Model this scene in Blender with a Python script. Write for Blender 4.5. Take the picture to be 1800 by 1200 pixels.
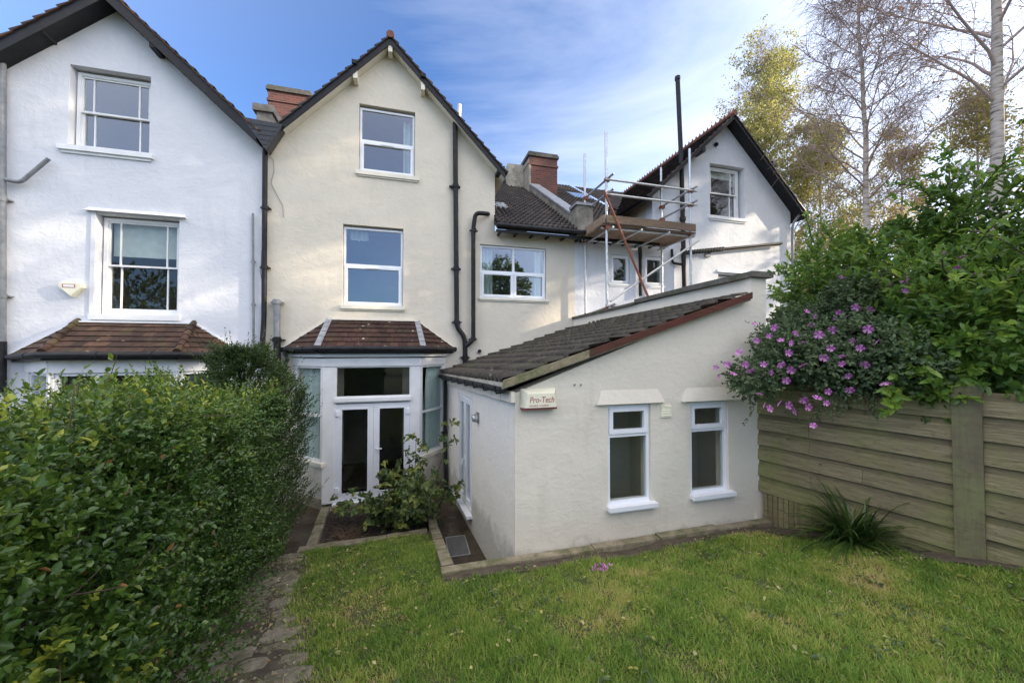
import bpy, math, random
import numpy as np
from mathutils import Vector, Matrix
from mathutils.geometry import tessellate_polygon
random.seed(7); rng = np.random.default_rng(7)
S = bpy.context.scene
COL = S.collection
for o in list(bpy.data.objects): bpy.data.objects.remove(o)
R = math.radians

# ------------------------------------------------------------------ camera, world, sun
EYE = Vector((0, 0, 3.2)); FPX = 657.0; YAW = R(15.3); PITCH = R(1.31)
cam = bpy.data.cameras.new('camera'); camo = bpy.data.objects.new('camera', cam); COL.objects.link(camo)
cam.sensor_width = 36; cam.lens = FPX / 1800 * 36; cam.clip_end = 2000; cam.clip_start = .05
camo.location = EYE; camo.rotation_euler = (R(90) + PITCH, 0, -YAW)
S.camera = camo
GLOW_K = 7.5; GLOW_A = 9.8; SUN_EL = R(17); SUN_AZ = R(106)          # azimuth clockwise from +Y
w = bpy.data.worlds.new('World'); S.world = w; w.use_nodes = True
nt = w.node_tree; nt.nodes.clear()
def wn(t, **k):
    n = nt.nodes.new(t)
    for a, b in k.items(): setattr(n, a, b)
    return n
sky = wn('ShaderNodeTexSky', sky_type='NISHITA', sun_disc=False, sun_elevation=SUN_EL, sun_rotation=SUN_AZ,
         air_density=1.0, dust_density=.6, ozone_density=4.0)
tc = wn('ShaderNodeTexCoord'); mp = wn('ShaderNodeMapping'); mp.inputs['Scale'].default_value = (.8, .8, 2.6)
mp.inputs['Rotation'].default_value = (0, .25, .5)
nz = wn('ShaderNodeTexNoise'); nz.inputs['Scale'].default_value = 1.6; nz.inputs['Detail'].default_value = 9; nz.inputs['Roughness'].default_value = .58
nz.inputs['Distortion'].default_value = .5
sx = wn('ShaderNodeSeparateXYZ')
az = wn('ShaderNodeMath', operation='MULTIPLY_ADD'); az.inputs[1].default_value = .42; az.inputs[2].default_value = -.15
ad = wn('ShaderNodeMath', operation='ADD')
rp = wn('ShaderNodeMapRange'); rp.inputs['From Min'].default_value = .34; rp.inputs['From Max'].default_value = .92; rp.inputs['To Max'].default_value = .85
mx = wn('ShaderNodeMixRGB'); mx.inputs['Color2'].default_value = (5.4, 5.6, 6.0, 1)
bg = wn('ShaderNodeBackground'); bg.inputs['Strength'].default_value = .15
wo = wn('ShaderNodeOutputWorld'); L = nt.links.new
L(tc.outputs['Generated'], mp.inputs['Vector']); L(mp.outputs[0], nz.inputs['Vector'])
L(tc.outputs['Generated'], sx.inputs[0]); L(sx.outputs['X'], az.inputs[0]); nm = wn('ShaderNodeMath', operation='MULTIPLY_ADD'); nm.inputs[1].default_value = .62; nm.inputs[2].default_value = .19; L(nz.outputs[0], nm.inputs[0]); L(nm.outputs[0], ad.inputs[0]); L(az.outputs[0], ad.inputs[1])
L(ad.outputs[0], rp.inputs['Value']); tn = wn('ShaderNodeMixRGB', blend_type='MULTIPLY'); tn.inputs['Fac'].default_value = 1; tn.inputs['Color2'].default_value = (.60, .77, .98, 1)
L(sky.outputs[0], tn.inputs['Color1']); L(rp.outputs[0], mx.inputs['Fac']); L(tn.outputs[0], mx.inputs['Color1'])
# broad warm glow added near the (out of frame) low sun to brighten the walls
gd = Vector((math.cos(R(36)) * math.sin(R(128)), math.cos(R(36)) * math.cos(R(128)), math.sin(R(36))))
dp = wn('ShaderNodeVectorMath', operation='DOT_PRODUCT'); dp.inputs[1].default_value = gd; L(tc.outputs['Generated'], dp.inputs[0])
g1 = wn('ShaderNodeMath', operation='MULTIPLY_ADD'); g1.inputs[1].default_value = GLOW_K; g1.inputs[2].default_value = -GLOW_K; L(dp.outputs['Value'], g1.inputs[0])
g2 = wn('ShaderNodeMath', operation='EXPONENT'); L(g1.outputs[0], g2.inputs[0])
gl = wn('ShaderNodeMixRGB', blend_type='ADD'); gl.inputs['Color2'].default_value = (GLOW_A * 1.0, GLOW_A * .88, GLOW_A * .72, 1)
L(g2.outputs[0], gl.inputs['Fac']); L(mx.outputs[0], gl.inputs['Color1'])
# second glow added high in the unseen south-west sky, fill for the side walls
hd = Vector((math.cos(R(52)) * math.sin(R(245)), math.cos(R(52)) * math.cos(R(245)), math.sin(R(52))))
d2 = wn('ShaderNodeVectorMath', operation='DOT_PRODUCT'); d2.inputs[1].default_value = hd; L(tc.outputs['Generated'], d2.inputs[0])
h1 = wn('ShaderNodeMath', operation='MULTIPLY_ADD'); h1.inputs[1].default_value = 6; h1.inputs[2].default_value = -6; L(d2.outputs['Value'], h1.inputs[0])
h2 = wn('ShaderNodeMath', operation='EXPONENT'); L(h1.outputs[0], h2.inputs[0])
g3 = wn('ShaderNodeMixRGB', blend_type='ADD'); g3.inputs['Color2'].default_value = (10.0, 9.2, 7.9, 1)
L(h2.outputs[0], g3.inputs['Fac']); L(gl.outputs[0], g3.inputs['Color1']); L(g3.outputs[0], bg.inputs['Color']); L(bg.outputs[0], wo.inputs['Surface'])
sl = bpy.data.lights.new('sun', 'SUN'); sl.energy = 4.0; sl.angle = R(.6); sl.color = (1, .86, .66)
so = bpy.data.objects.new('sun', sl); COL.objects.link(so)
sd = Vector((math.cos(SUN_EL) * math.sin(SUN_AZ), math.cos(SUN_EL) * math.cos(SUN_AZ), math.sin(SUN_EL)))
so.rotation_euler = sd.to_track_quat('Z', 'Y').to_euler(); so.location = (20, -5, 20)
S.view_settings.view_transform = 'Standard'; S.view_settings.look = 'None'; S.view_settings.gamma = 1
S.view_settings.exposure = 1.15

# ------------------------------------------------------------------ measuring helpers (photo pixel -> point on a real plane)
_cy, _sy, _cp, _sp = math.cos(YAW), math.sin(YAW), math.cos(PITCH), math.sin(PITCH)
FW = Vector((_sy * _cp, _cy * _cp, _sp)); RT = Vector((_cy, -_sy, 0)); UP = Vector((-_sy * _sp, -_cy * _sp, _cp))
def ray(px, py): return FW + RT * ((px - 900) / FPX) + UP * ((600 - py) / FPX)
YA = 9.0
def at(px, py, Y=YA):
    d = ray(px, py); t = Y / d.y; return Vector((d.x * t, Y, EYE.z + d.z * t))
def xz(px, py, Y=YA): p = at(px, py, Y); return (p.x, p.z)
def atz(px, py, z):
    d = ray(px, py); t = (z - EYE.z) / d.z; return Vector((d.x * t, d.y * t, z))

# ------------------------------------------------------------------ materials
def new_mat(name):
    m = bpy.data.materials.new(name); m.use_nodes = True; n = m.node_tree
    b = n.nodes['Principled BSDF']; return m, n, b
def noise(n, scale, detail=4, rough=.55, vec=None, dist=0):
    t = n.nodes.new('ShaderNodeTexNoise'); t.inputs['Scale'].default_value = scale; t.inputs['Detail'].default_value = detail
    t.inputs['Roughness'].default_value = rough; t.inputs['Distortion'].default_value = dist
    if vec is None: vec = coords(n)
    n.links.new(vec, t.inputs['Vector']); return t.outputs[0]
def coords(n, scale=None):
    c = n.nodes.new('ShaderNodeTexCoord'); v = c.outputs['Object']
    if scale:
        mpp = n.nodes.new('ShaderNodeMapping'); mpp.inputs['Scale'].default_value = scale; n.links.new(v, mpp.inputs[0]); v = mpp.outputs[0]
    return v
def ramp(n, fac, stops):
    r = n.nodes.new('ShaderNodeValToRGB'); e = r.color_ramp.elements
    while len(e) < len(stops): e.new(.5)
    for i, (p, c) in enumerate(stops):
        e[i].position = p; e[i].color = (c[0], c[1], c[2], 1) if hasattr(c, '__len__') else (c, c, c, 1)
    n.links.new(fac, r.inputs[0]); return r.outputs[0]
def mixc(n, fac, a, b, mode='MIX'):
    m = n.nodes.new('ShaderNodeMixRGB'); m.blend_type = mode
    for s, v in ((0, fac), (1, a), (2, b)):
        if hasattr(v, 'links') or hasattr(v, 'is_linked'): n.links.new(v, m.inputs[s])
        elif s == 0: m.inputs[0].default_value = v
        else: m.inputs[s].default_value = (*v, 1)
    return m.outputs[0]
def bump(n, b, h, strength, dist=.02, prev=None):
    k = n.nodes.new('ShaderNodeBump'); k.inputs['Strength'].default_value = strength; k.inputs['Distance'].default_value = dist
    n.links.new(h, k.inputs['Height'])
    if prev is not None: n.links.new(prev, k.inputs['Normal'])
    n.links.new(k.outputs[0], b.inputs['Normal']); return k.outputs[0]
def attr(n, name='rnd'):
    a = n.nodes.new('ShaderNodeAttribute'); a.attribute_name = name; return a.outputs['Fac']

def simple(name, col, rough=.5, var=.12, scale=6, bmp=.1, bscale=60, metal=0, spec=.5):
    m, n, b = new_mat(name); f = noise(n, scale, 5)
    lo = tuple(c * (1 - var) for c in col); hi = tuple(min(1, c * (1 + var)) for c in col)
    n.links.new(ramp(n, f, [(.3, lo), (.7, hi)]), b.inputs['Base Color'])
    b.inputs['Roughness'].default_value = rough; b.inputs['Metallic'].default_value = metal
    b.inputs['Specular IOR Level'].default_value = spec
    if bmp: bump(n, b, noise(n, bscale, 4), bmp, .004)
    return m
def render_wall(name, col, stain, grime=(.25, .22, .17)):
    m, n, b = new_mat(name); v = coords(n)
    f1 = noise(n, .9, 6, .6, v); f2 = noise(n, 5, 5, .6, v)
    st = noise(n, 2.2, 6, .65, coords(n, (1.6, 1.6, .28)))
    base = ramp(n, f1, [(.3, stain), (.62, col)])
    base = mixc(n, ramp(n, f2, [(.35, 0), (.8, .30)]), base, tuple(c * .86 for c in col))
    base = mixc(n, ramp(n, st, [(.56, 0), (.80, .20)]), base, grime)
    sz = n.nodes.new('ShaderNodeSeparateXYZ'); g = n.nodes.new('ShaderNodeNewGeometry'); n.links.new(g.outputs['Position'], sz.inputs[0])
    ad_ = n.nodes.new('ShaderNodeMath'); ad_.operation = 'MULTIPLY_ADD'; n.links.new(noise(n, 3, 5, .6, v), ad_.inputs[0]); ad_.inputs[1].default_value = -1.0
    n.links.new(sz.outputs['Z'], ad_.inputs[2])
    base = mixc(n, ramp(n, ad_.outputs[0], [(0, .38), (.22, 0)]), base, (.16, .17, .12))
    n.links.new(base, b.inputs['Base Color']); b.inputs['Roughness'].default_value = .72; b.inputs['Specular IOR Level'].default_value = .25
    k = bump(n, b, noise(n, 1.8, 4, .5, v, .5), .45, .045)
    k = bump(n, b, noise(n, 9, 4, .5, v, .8), .42, .012, k)
    k = bump(n, b, ramp(n, noise(n, 4.5, 2, .4, coords(n, (1, 1, 1.8)), 1.6), [(.52, 0), (.56, 1)]), .22, .006, k)
    bump(n, b, noise(n, 60, 3, .5, v), .25, .002, k)
    return m
M = {}
M['white_render'] = render_wall('white_render', (.70, .71, .745), (.64, .655, .695))
M['cream_render'] = render_wall('cream_render', (.73, .665, .55), (.66, .60, .495), (.44, .33, .22))
M['ext_render'] = render_wall('extension_render', (.75, .695, .595), (.69, .635, .54))
M['pale_render'] = render_wall('pale_render', (.82, .79, .73), (.77, .74, .68))
M['cream_trim'] = simple('cream_trim', (.77, .72, .61), .6, .06, 5, .2, 30)
M['white_trim'] = simple('white_trim', (.80, .80, .80), .45, .06, 4, .15, 30)
M['upvc'] = simple('white_plastic', (.82, .84, .88), .25, .03, 4, 0)
M['black'] = simple('black_paint', (.012, .012, .014), .5, .4, 9, .15, 40, 0, .3)
M['pipe'] = simple('black_pipe', (.016, .016, .018), .55, .5, 7, .1, 30, 0, .3)
M['grey_pipe'] = simple('grey_pipe', (.22, .23, .24), .5, .2, 12, .1)
M['slate'] = simple('dark_slate', (.03, .032, .038), .5, .3, 8, .3, 20)
M['galv'] = simple('galvanised_steel', (.52, .53, .53), .38, .18, 14, .15, 50, metal=.75)
M['rust'] = simple('rusty_steel', (.24, .085, .05), .7, .35, 18, .3, 40)
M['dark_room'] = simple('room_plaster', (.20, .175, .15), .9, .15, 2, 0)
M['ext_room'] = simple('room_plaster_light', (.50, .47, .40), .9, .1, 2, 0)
M['curtain'] = simple('curtain_cloth', (.62, .72, .70), .9, .06, 3, 0)
M['blind'] = simple('blind_cloth', (.62, .66, .62), .9, .08, 8, 0)
M['lead'] = simple('lead_flashing', (.26, .27, .285), .5, .25, 7, .3, 15)
M['pot'] = simple('chimney_pot_white', (.75, .73, .68), .7, .1)
M['alarm_cream'] = simple('alarm_plastic', (.80, .77, .60), .4, .07, 6, 0)
M['alarm_white'] = simple('alarm_plastic_white', (.80, .80, .78), .4, .04, 6, 0)
M['maroon'] = simple('maroon_plastic', (.17, .03, .04), .5, .2)
M['red_ink'] = simple('red_lettering', (.42, .10, .12), .6, .05, 6, 0)
M['soil'] = simple('soil', (.035, .027, .02), .95, .5, 14, 1.0, 30)
M['dirt'] = simple('earth', (.075, .058, .04), .95, .45, 9, 1.0, 24)
M['metal_cover'] = simple('drain_metal', (.10, .10, .10), .5, .3, 20, .4)

def glass(name, refl, tint=(.9, .95, 1)):
    m, n, b = new_mat(name); n.nodes.remove(b)
    t = n.nodes.new('ShaderNodeBsdfTransparent'); t.inputs[0].default_value = (.80, .84, .82, 1)
    g = n.nodes.new('ShaderNodeBsdfGlossy'); g.inputs['Roughness'].default_value = .012; g.inputs['Color'].default_value = (*tint, 1)
    bm = n.nodes.new('ShaderNodeBump'); bm.inputs['Strength'].default_value = .05; bm.inputs['Distance'].default_value = .02
    n.links.new(noise(n, 1.7, 2), bm.inputs['Height']); n.links.new(bm.outputs[0], g.inputs['Normal'])
    lw = n.nodes.new('ShaderNodeLayerWeight'); lw.inputs['Blend'].default_value = .5
    f = n.nodes.new('ShaderNodeMath'); f.operation = 'POWER'; f.inputs[1].default_value = 5; n.links.new(lw.outputs['Facing'], f.inputs[0])
    a = n.nodes.new('ShaderNodeMath'); a.operation = 'ADD'; a.use_clamp = True; a.inputs[1].default_value = refl + .045
    n.links.new(f.outputs[0], a.inputs[0])
    x = n.nodes.new('ShaderNodeMixShader'); n.links.new(a.outputs[0], x.inputs[0]); n.links.new(t.outputs[0], x.inputs[1]); n.links.new(g.outputs[0], x.inputs[2])
    n.links.new(x.outputs[0], n.nodes['Material Output'].inputs[0]); return m
M['glass_sky'] = glass('coated_glass', .19)
M['glass_mid'] = glass('window_glass', .03)
M['glass_dark'] = glass('ground_floor_glass', .03)

def tile_mat(name, cols, lichen=.0, lcol=(.55, .52, .40), rough=.75, moss=0):
    m, n, b = new_mat(name)
    c = ramp(n, attr(n), [(i / (len(cols) - 1), q) for i, q in enumerate(cols)])
    c = mixc(n, ramp(n, noise(n, 9, 6, .65), [(.35, 0), (.75, .6)]), c, tuple(x * .45 for x in cols[0]))
    if moss: c = mixc(n, ramp(n, noise(n, 3.2, 6, .7), [(.5, 0), (.66, moss)]), c, (.07, .075, .03))
    if lichen:
        v = n.nodes.new('ShaderNodeTexVoronoi'); v.inputs['Scale'].default_value = 5.5; n.links.new(coords(n), v.inputs['Vector'])
        spots = ramp(n, v.outputs['Distance'], [(.10, 1), (.17, 0)])
        gate = ramp(n, noise(n, 2.1, 3), [(.5, 0), (.6, lichen)])
        spots = mixc(n, 1.0, spots, gate, 'MULTIPLY'); c = mixc(n, spots, c, lcol)
    n.links.new(c, b.inputs['Base Color']); b.inputs['Roughness'].default_value = rough; b.inputs['Specular IOR Level'].default_value = .3
    bump(n, b, noise(n, 45, 5, .6), .5, .006); return m
M['tile_bay'] = tile_mat('purple_brown_tiles', [(.036, .019, .016), (.065, .030, .025), (.045, .022, .02), (.09, .045, .032)], .95, (.55, .48, .40), .7, .25)
M['tile_bay_white'] = tile_mat('brown_tiles', [(.045, .026, .02), (.095, .05, .034), (.06, .036, .027), (.15, .08, .05)], .5, (.5, .4, .25), .75, .5)
M['tile_main'] = tile_mat('dark_brown_tiles', [(.024, .019, .018), (.05, .036, .032), (.035, .028, .026), (.10, .065, .055)], .2, (.3, .3, .28), .33, .2)
M['tile_ext'] = tile_mat('weathered_grey_tiles', [(.05, .042, .035), (.085, .07, .058), (.06, .05, .04), (.115, .095, .078)], .45, (.34, .31, .25), .85, .6)
M['ridge_red'] = tile_mat('terracotta_ridge', [(.16, .07, .045), (.26, .10, .06)], .3, (.3, .28, .2), .8, .2)

def brick_mat():
    m, n, b = new_mat('red_brick'); v = coords(n)
    sp = n.nodes.new('ShaderNodeSeparateXYZ'); n.links.new(v, sp.inputs[0])
    ad_ = n.nodes.new('ShaderNodeMath'); n.links.new(sp.outputs['X'], ad_.inputs[0]); n.links.new(sp.outputs['Y'], ad_.inputs[1])
    cb = n.nodes.new('ShaderNodeCombineXYZ'); n.links.new(ad_.outputs[0], cb.inputs['X']); n.links.new(sp.outputs['Z'], cb.inputs['Y'])
    t = n.nodes.new('ShaderNodeTexBrick'); t.inputs['Scale'].default_value = 1; t.inputs['Brick Width'].default_value = .225
    t.inputs['Row Height'].default_value = .075; t.inputs['Mortar Size'].default_value = .008
    t.inputs['Color1'].default_value = (.20, .058, .04, 1); t.inputs['Color2'].default_value = (.11, .038, .03, 1); t.inputs['Mortar'].default_value = (.16, .13, .11, 1)
    n.links.new(cb.outputs[0], t.inputs['Vector'])
    c = mixc(n, ramp(n, noise(n, 3, 6, .7), [(.4, 0), (.8, .7)]), t.outputs['Color'], (.09, .06, .05))
    n.links.new(c, b.inputs['Base Color']); b.inputs['Roughness'].default_value = .9
    k = bump(n, b, t.outputs['Fac'], -.5, .008); bump(n, b, noise(n, 40), .4, .005, k); return m
M['brick'] = brick_mat()
def stone_mat(name, a, b_, moss, sc=7):
    m, n, b = new_mat(name)
    c = ramp(n, noise(n, sc, 8, .7), [(.3, a), (.7, b_)])
    c = mixc(n, ramp(n, noise(n, sc * .6, 6, .7), [(.46, 0), (.62, .85)]), c, moss)
    c = mixc(n, ramp(n, noise(n, 30, 3, .6), [(.62, 0), (.7, .6)]), c, (.30, .28, .20))
    n.links.new(c, b.inputs['Base Color']); b.inputs['Roughness'].default_value = .9
    k = bump(n, b, noise(n, sc * 1.5, 8, .7), .8, .03); bump(n, b, noise(n, 60, 4), .5, .005, k); return m
M['kerb'] = stone_mat('mossy_concrete', (.15, .125, .085), (.36, .31, .215), (.10, .11, .04))
M['path_stone'] = stone_mat('path_stone', (.13, .11, .08), (.33, .285, .215), (.07, .08, .03), 9)
M['coping'] = stone_mat('grey_coping', (.07, .065, .055), (.16, .15, .13), (.06, .062, .035))
M['cement'] = stone_mat('pale_cement', (.38, .35, .29), (.52, .48, .40), (.24, .22, .15))
M['stack_render'] = stone_mat('stack_render', (.24, .22, .19), (.38, .35, .30), (.14, .13, .10), 3)
M['barge_mossy'] = stone_mat('mossy_verge', (.19, .155, .10), (.34, .29, .19), (.14, .15, .06), 5)
def flags(name, a, b_, wet):
    m, n, b = new_mat(name); v = coords(n)
    t = n.nodes.new('ShaderNodeTexBrick'); t.inputs['Scale'].default_value = 1; t.inputs['Brick Width'].default_value = .6
    t.inputs['Row Height'].default_value = .45; t.inputs['Mortar Size'].default_value = .008
    t.inputs['Color1'].default_value = (*a, 1); t.inputs['Color2'].default_value = (*b_, 1); t.inputs['Mortar'].default_value = (.02, .02, .012, 1)
    n.links.new(v, t.inputs['Vector'])
    c = mixc(n, ramp(n, noise(n, 3, 7, .7), [(.4, 0), (.7, .8)]), t.outputs['Color'], tuple(x * .5 for x in a))
    n.links.new(c, b.inputs['Base Color'])
    n.links.new(ramp(n, noise(n, 2.3, 5), [(.35, wet), (.65, .75)]), b.inputs['Roughness'])
    k = bump(n, b, t.outputs['Fac'], -.5, .01); bump(n, b, noise(n, 25, 5), .4, .006, k); return m
M['patio'] = flags('wet_flags', (.055, .040, .024), (.075, .052, .032), .12)
def wood_mat(name, a, b_, green, sc=(1, 1, 14)):
    m, n, b = new_mat(name); v = coords(n, sc); g = attr(n)
    f = noise(n, 3.2, 7, .65, v, .6)
    c = ramp(n, f, [(.3, a), (.7, b_)])
    c = mixc(n, ramp(n, g, [(0, 0), (1, .75)]), c, tuple(x * .55 for x in a))
    c = mixc(n, ramp(n, noise(n, 1.7, 6, .7), [(.45, 0), (.66, .7)]), c, green)
    n.links.new(c, b.inputs['Base Color']); b.inputs['Roughness'].default_value = .85; b.inputs['Specular IOR Level'].default_value = .2
    kn = n.nodes.new('ShaderNodeTexVoronoi'); kn.inputs['Scale'].default_value = 2.1; n.links.new(coords(n, (1, 1, 2.2)), kn.inputs['Vector'])
    c2 = mixc(n, ramp(n, kn.outputs['Distance'], [(.03, .75), (.07, 0)]), c, (.05, .035, .02)); n.links.new(mixc(n, ramp(n, noise(n, 7, 6, .75, coords(n, (1, 1, 3))), [(.5, 0), (.72, .55)]), c2, (.075, .06, .04)), b.inputs['Base Color'])
    bump(n, b, f, .9, .014); return m
M['fence'] = wood_mat('weathered_fence_boards', (.165, .135, .08), (.34, .285, .17), (.18, .20, .065))
M['fence_post'] = wood_mat('weathered_fence_post', (.19, .165, .10), (.30, .255, .165), (.20, .22, .09), (9, 9, .8))
M['plank'] = wood_mat('scaffold_plank', (.22, .155, .11), (.38, .29, .22), (.18, .125, .08))
M['red_timber'] = wood_mat('red_painted_verge', (.075, .028, .022), (.15, .05, .038), (.06, .045, .03))

def leaf_mat(name, cols, trans=.35, rough=.45, spec=.5):
    m, n, b = new_mat(name)
    c = ramp(n, attr(n), [(i / (len(cols) - 1), q) for i, q in enumerate(cols)])
    n.links.new(c, b.inputs['Base Color']); b.inputs['Roughness'].default_value = rough; b.inputs['Specular IOR Level'].default_value = spec
    t = n.nodes.new('ShaderNodeBsdfTranslucent'); hs = n.nodes.new('ShaderNodeHueSaturation'); hs.inputs['Value'].default_value = 1.5
    hs.inputs['Hue'].default_value = .485
    n.links.new(c, hs.inputs['Color']); n.links.new(hs.outputs[0], t.inputs[0])
    x = n.nodes.new('ShaderNodeMixShader'); x.inputs[0].default_value = trans
    n.links.new(b.outputs[0], x.inputs[1]); n.links.new(t.outputs[0], x.inputs[2]); n.links.new(x.outputs[0], n.nodes['Material Output'].inputs[0]); return m
M['hedge_leaf'] = leaf_mat('hedge_leaf', [(.022, .052, .010), (.040, .088, .015), (.06, .125, .020), (.13, .20, .03), (.44, .46, .06)], .3, .32)  # yellow last stop paints leaves as if sunlit
M['shrub_leaf'] = leaf_mat('fine_shrub_leaf', [(.025, .05, .013), (.045, .085, .02), (.08, .13, .03)], .25, .4)
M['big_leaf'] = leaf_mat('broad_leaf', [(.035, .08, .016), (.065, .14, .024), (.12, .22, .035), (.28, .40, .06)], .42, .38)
M['mallow_leaf'] = leaf_mat('mallow_leaf', [(.05, .085, .042), (.09, .135, .062), (.15, .195, .09)], .25, .6, .3)
M['birch_leaf'] = leaf_mat('birch_leaf', [(.17, .20, .06), (.28, .29, .09), (.40, .37, .13), (.50, .40, .18)], .6, .5)
M['brown_leaf'] = leaf_mat('autumn_leaf', [(.20, .10, .05), (.28, .14, .05), (.30, .2, .06)], .4, .6)
M['rose_leaf'] = leaf_mat('rose_leaf', [(.045, .075, .03), (.075, .12, .04), (.13, .18, .045), (.34, .34, .07)], .25, .5)
M['strap_leaf'] = leaf_mat('strap_leaf', [(.02, .05, .012), (.05, .10, .02), (.16, .18, .05)], .25, .35)
M['grass'] = leaf_mat('grass_blade', [(.085, .17, .026), (.16, .275, .04), (.26, .35, .058), (.44, .41, .13), (.52, .41, .22)], .4, .55, .3)
M['petal'] = leaf_mat('pink_petal', [(.45, .12, .42), (.62, .22, .55), (.72, .36, .62)], .35, .6, .2)
M['wood'] = simple('brown_stem', (.09, .065, .045), .85, .3, 20, .4)
M['twig'] = simple('twig_bark', (.34, .25, .21), .8, .25, 20, 0)
def birch_bark():
    m, n, b = new_mat('birch_bark'); f = noise(n, 4, 5, .6, coords(n, (1, 1, 5)), .4)
    c = ramp(n, f, [(.34, (.05, .04, .035)), (.44, (.36, .30, .25)), (.6, (.50, .44, .38)), (.72, (.30, .24, .2))])
    n.links.new(c, b.inputs['Base Color']); b.inputs['Roughness'].default_value = .75; bump(n, b, f, .5, .02); return m
M['birch'] = birch_bark()
def turf():
    m, n, b = new_mat('turf'); c = ramp(n, noise(n, 6, 7, .7), [(.3, (.035, .05, .014)), (.5, (.07, .08, .025)), (.7, (.13, .105, .05))])
    n.links.new(c, b.inputs['Base Color']); b.inputs['Roughness'].default_value = .95; bump(n, b, noise(n, 40, 5, .7), 1, .02); return m
M['turf'] = turf()

# ------------------------------------------------------------------ mesh builder
class MB:
    def __init__(s): s.v = []; s.f = []; s.r = []; s.sm = []
    def add(s, vs, fs, r=None, smooth=False):
        k = len(s.v); s.v += [tuple(x) for x in vs]
        if r is None: r = random.random()
        for f in fs: s.f.append(tuple(i + k for i in f)); s.r.append(r); s.sm.append(smooth)
        return s
    def box8(s, c, r=None):        # c: 8 corners, bottom 4 then top 4 (same winding)
        return s.add(c, [(3, 2, 1, 0), (4, 5, 6, 7), (0, 1, 5, 4), (1, 2, 6, 5), (2, 3, 7, 6), (3, 0, 4, 7)], r)
    def box(s, x0, x1, y0, y1, z0, z1, r=None):
        return s.box8([(x0, y0, z0), (x1, y0, z0), (x1, y1, z0), (x0, y1, z0), (x0, y0, z1), (x1, y0, z1), (x1, y1, z1), (x0, y1, z1)], r)
    def fbox(s, fr, u0, u1, v0, v1, d0, d1, r=None):   # box in a wall frame
        q = [fr(u0, v0, d1), fr(u1, v0, d1), fr(u1, v0, d0), fr(u0, v0, d0), fr(u0, v1, d1), fr(u1, v1, d1), fr(u1, v1, d0), fr(u0, v1, d0)]
        return s.box8(q, r)
    def tube(s, pts, rad, n=10, cap=True, r=None):
        pts = [Vector(p) for p in pts]; rad = rad if hasattr(rad, '__len__') else [rad] * len(pts)
        vs = []; up = None
        for i, p in enumerate(pts):
            t = (pts[min(i + 1, len(pts) - 1)] - pts[max(i - 1, 0)]).normalized()
            if up is None: up = t.orthogonal().normalized()
            up = (up - t * up.dot(t)); up = up.normalized() if up.length > 1e-5 else t.orthogonal().normalized()
            b = t.cross(up)
            for k in range(n):
                a = 2 * math.pi * k / n; vs.append(p + (up * math.cos(a) + b * math.sin(a)) * rad[i])
        fs = [(i * n + k, i * n + (k + 1) % n, (i + 1) * n + (k + 1) % n, (i + 1) * n + k) for i in range(len(pts) - 1) for k in range(n)]
        s.add(vs, fs, r, True)
        if cap and n > 3:
            m = len(pts) - 1; s.add(vs[:n], [tuple(range(n))[::-1]], r); s.add(vs[m * n:], [tuple(range(n))], r)
        return s
    def bar(s, a, b, wd, ht, up=(0, 0, 1), r=None):   # rectangular bar from a to b
        a = Vector(a); b = Vector(b); t = (b - a).normalized(); sd_ = t.cross(Vector(up)).normalized() * wd / 2; u = sd_.cross(t).normalized() * ht / 2
        q = [a - sd_ - u, a + sd_ - u, b + sd_ - u, b - sd_ - u, a - sd_ + u, a + sd_ + u, b + sd_ + u, b - sd_ + u]
        return s.box8(q, r)
    def prism(s, poly, fr, d0, d1, holes=(), r=None):  # poly in (u,v), thickness d0..d1, rectangular holes with reveals
        loops = [list(poly)] + [[(a, c), (b, c), (b, e), (a, e)] for a, b, c, e in holes]
        flat = [p for l in loops for p in l]
        tri = tessellate_polygon([[Vector((p[0], p[1], 0)) for p in l] for l in loops])
        s.add([fr(p[0], p[1], d1) for p in flat], [tuple(t) for t in tri], r)
        s.add([fr(p[0], p[1], d0) for p in flat], [tuple(t) for t in tri], r)
        for l in loops:
            m = len(l); vs = [fr(p[0], p[1], d1) for p in l] + [fr(p[0], p[1], d0) for p in l]
            s.add(vs, [(i, (i + 1) % m, m + (i + 1) % m, m + i) for i in range(m)], r)
        return s
    def build(s, name, mat, parent=None, origin=None, smooth=None):
        me = bpy.data.meshes.new(name); off = Vector((0, 0, 0))
        root = parent
        while root is not None and root.parent is not None: root = root.parent
        if root is not None: off = Vector(root.location)
        elif origin is not None: off = Vector(origin)
        me.from_pydata([(x[0] - off.x, x[1] - off.y, x[2] - off.z) for x in s.v], [], s.f)
        me.materials.append(mat); a = me.attributes.new('rnd', 'FLOAT', 'FACE'); a.data.foreach_set('value', s.r)
        me.polygons.foreach_set('use_smooth', s.sm)
        me.validate()
        import bmesh
        b = bmesh.new(); b.from_mesh(me); bmesh.ops.recalc_face_normals(b, faces=b.faces); b.to_mesh(me); b.free()
        o = bpy.data.objects.new(name, me); COL.objects.link(o)
        if parent is not None: o.parent = parent
        elif origin is not None: o.location = off
        return o
def tag(o, label=None, cat=None, group=None, kind=None):
    if label: o['label'] = label
    if cat: o['category'] = cat
    if group: o['group'] = group
    if kind: o['kind'] = kind
    return o
def thing(name, loc, label, cat, group=None):
    o = bpy.data.objects.new(name, None); COL.objects.link(o); o.location = loc; o.empty_display_size = .2
    return tag(o, label, cat, group)
def struct(o): o['kind'] = 'structure'; return o
def frame(origin, u, d):
    o = Vector(origin); u = Vector(u).normalized(); d = Vector(d).normalized()
    return lambda a, b, c: o + u * a + Vector((0, 0, b)) + d * c
FA = frame((0, YA, 0), (1, 0, 0), (0, -1, 0))      # main facade frame: u = X, v = Z, d toward the garden

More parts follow.
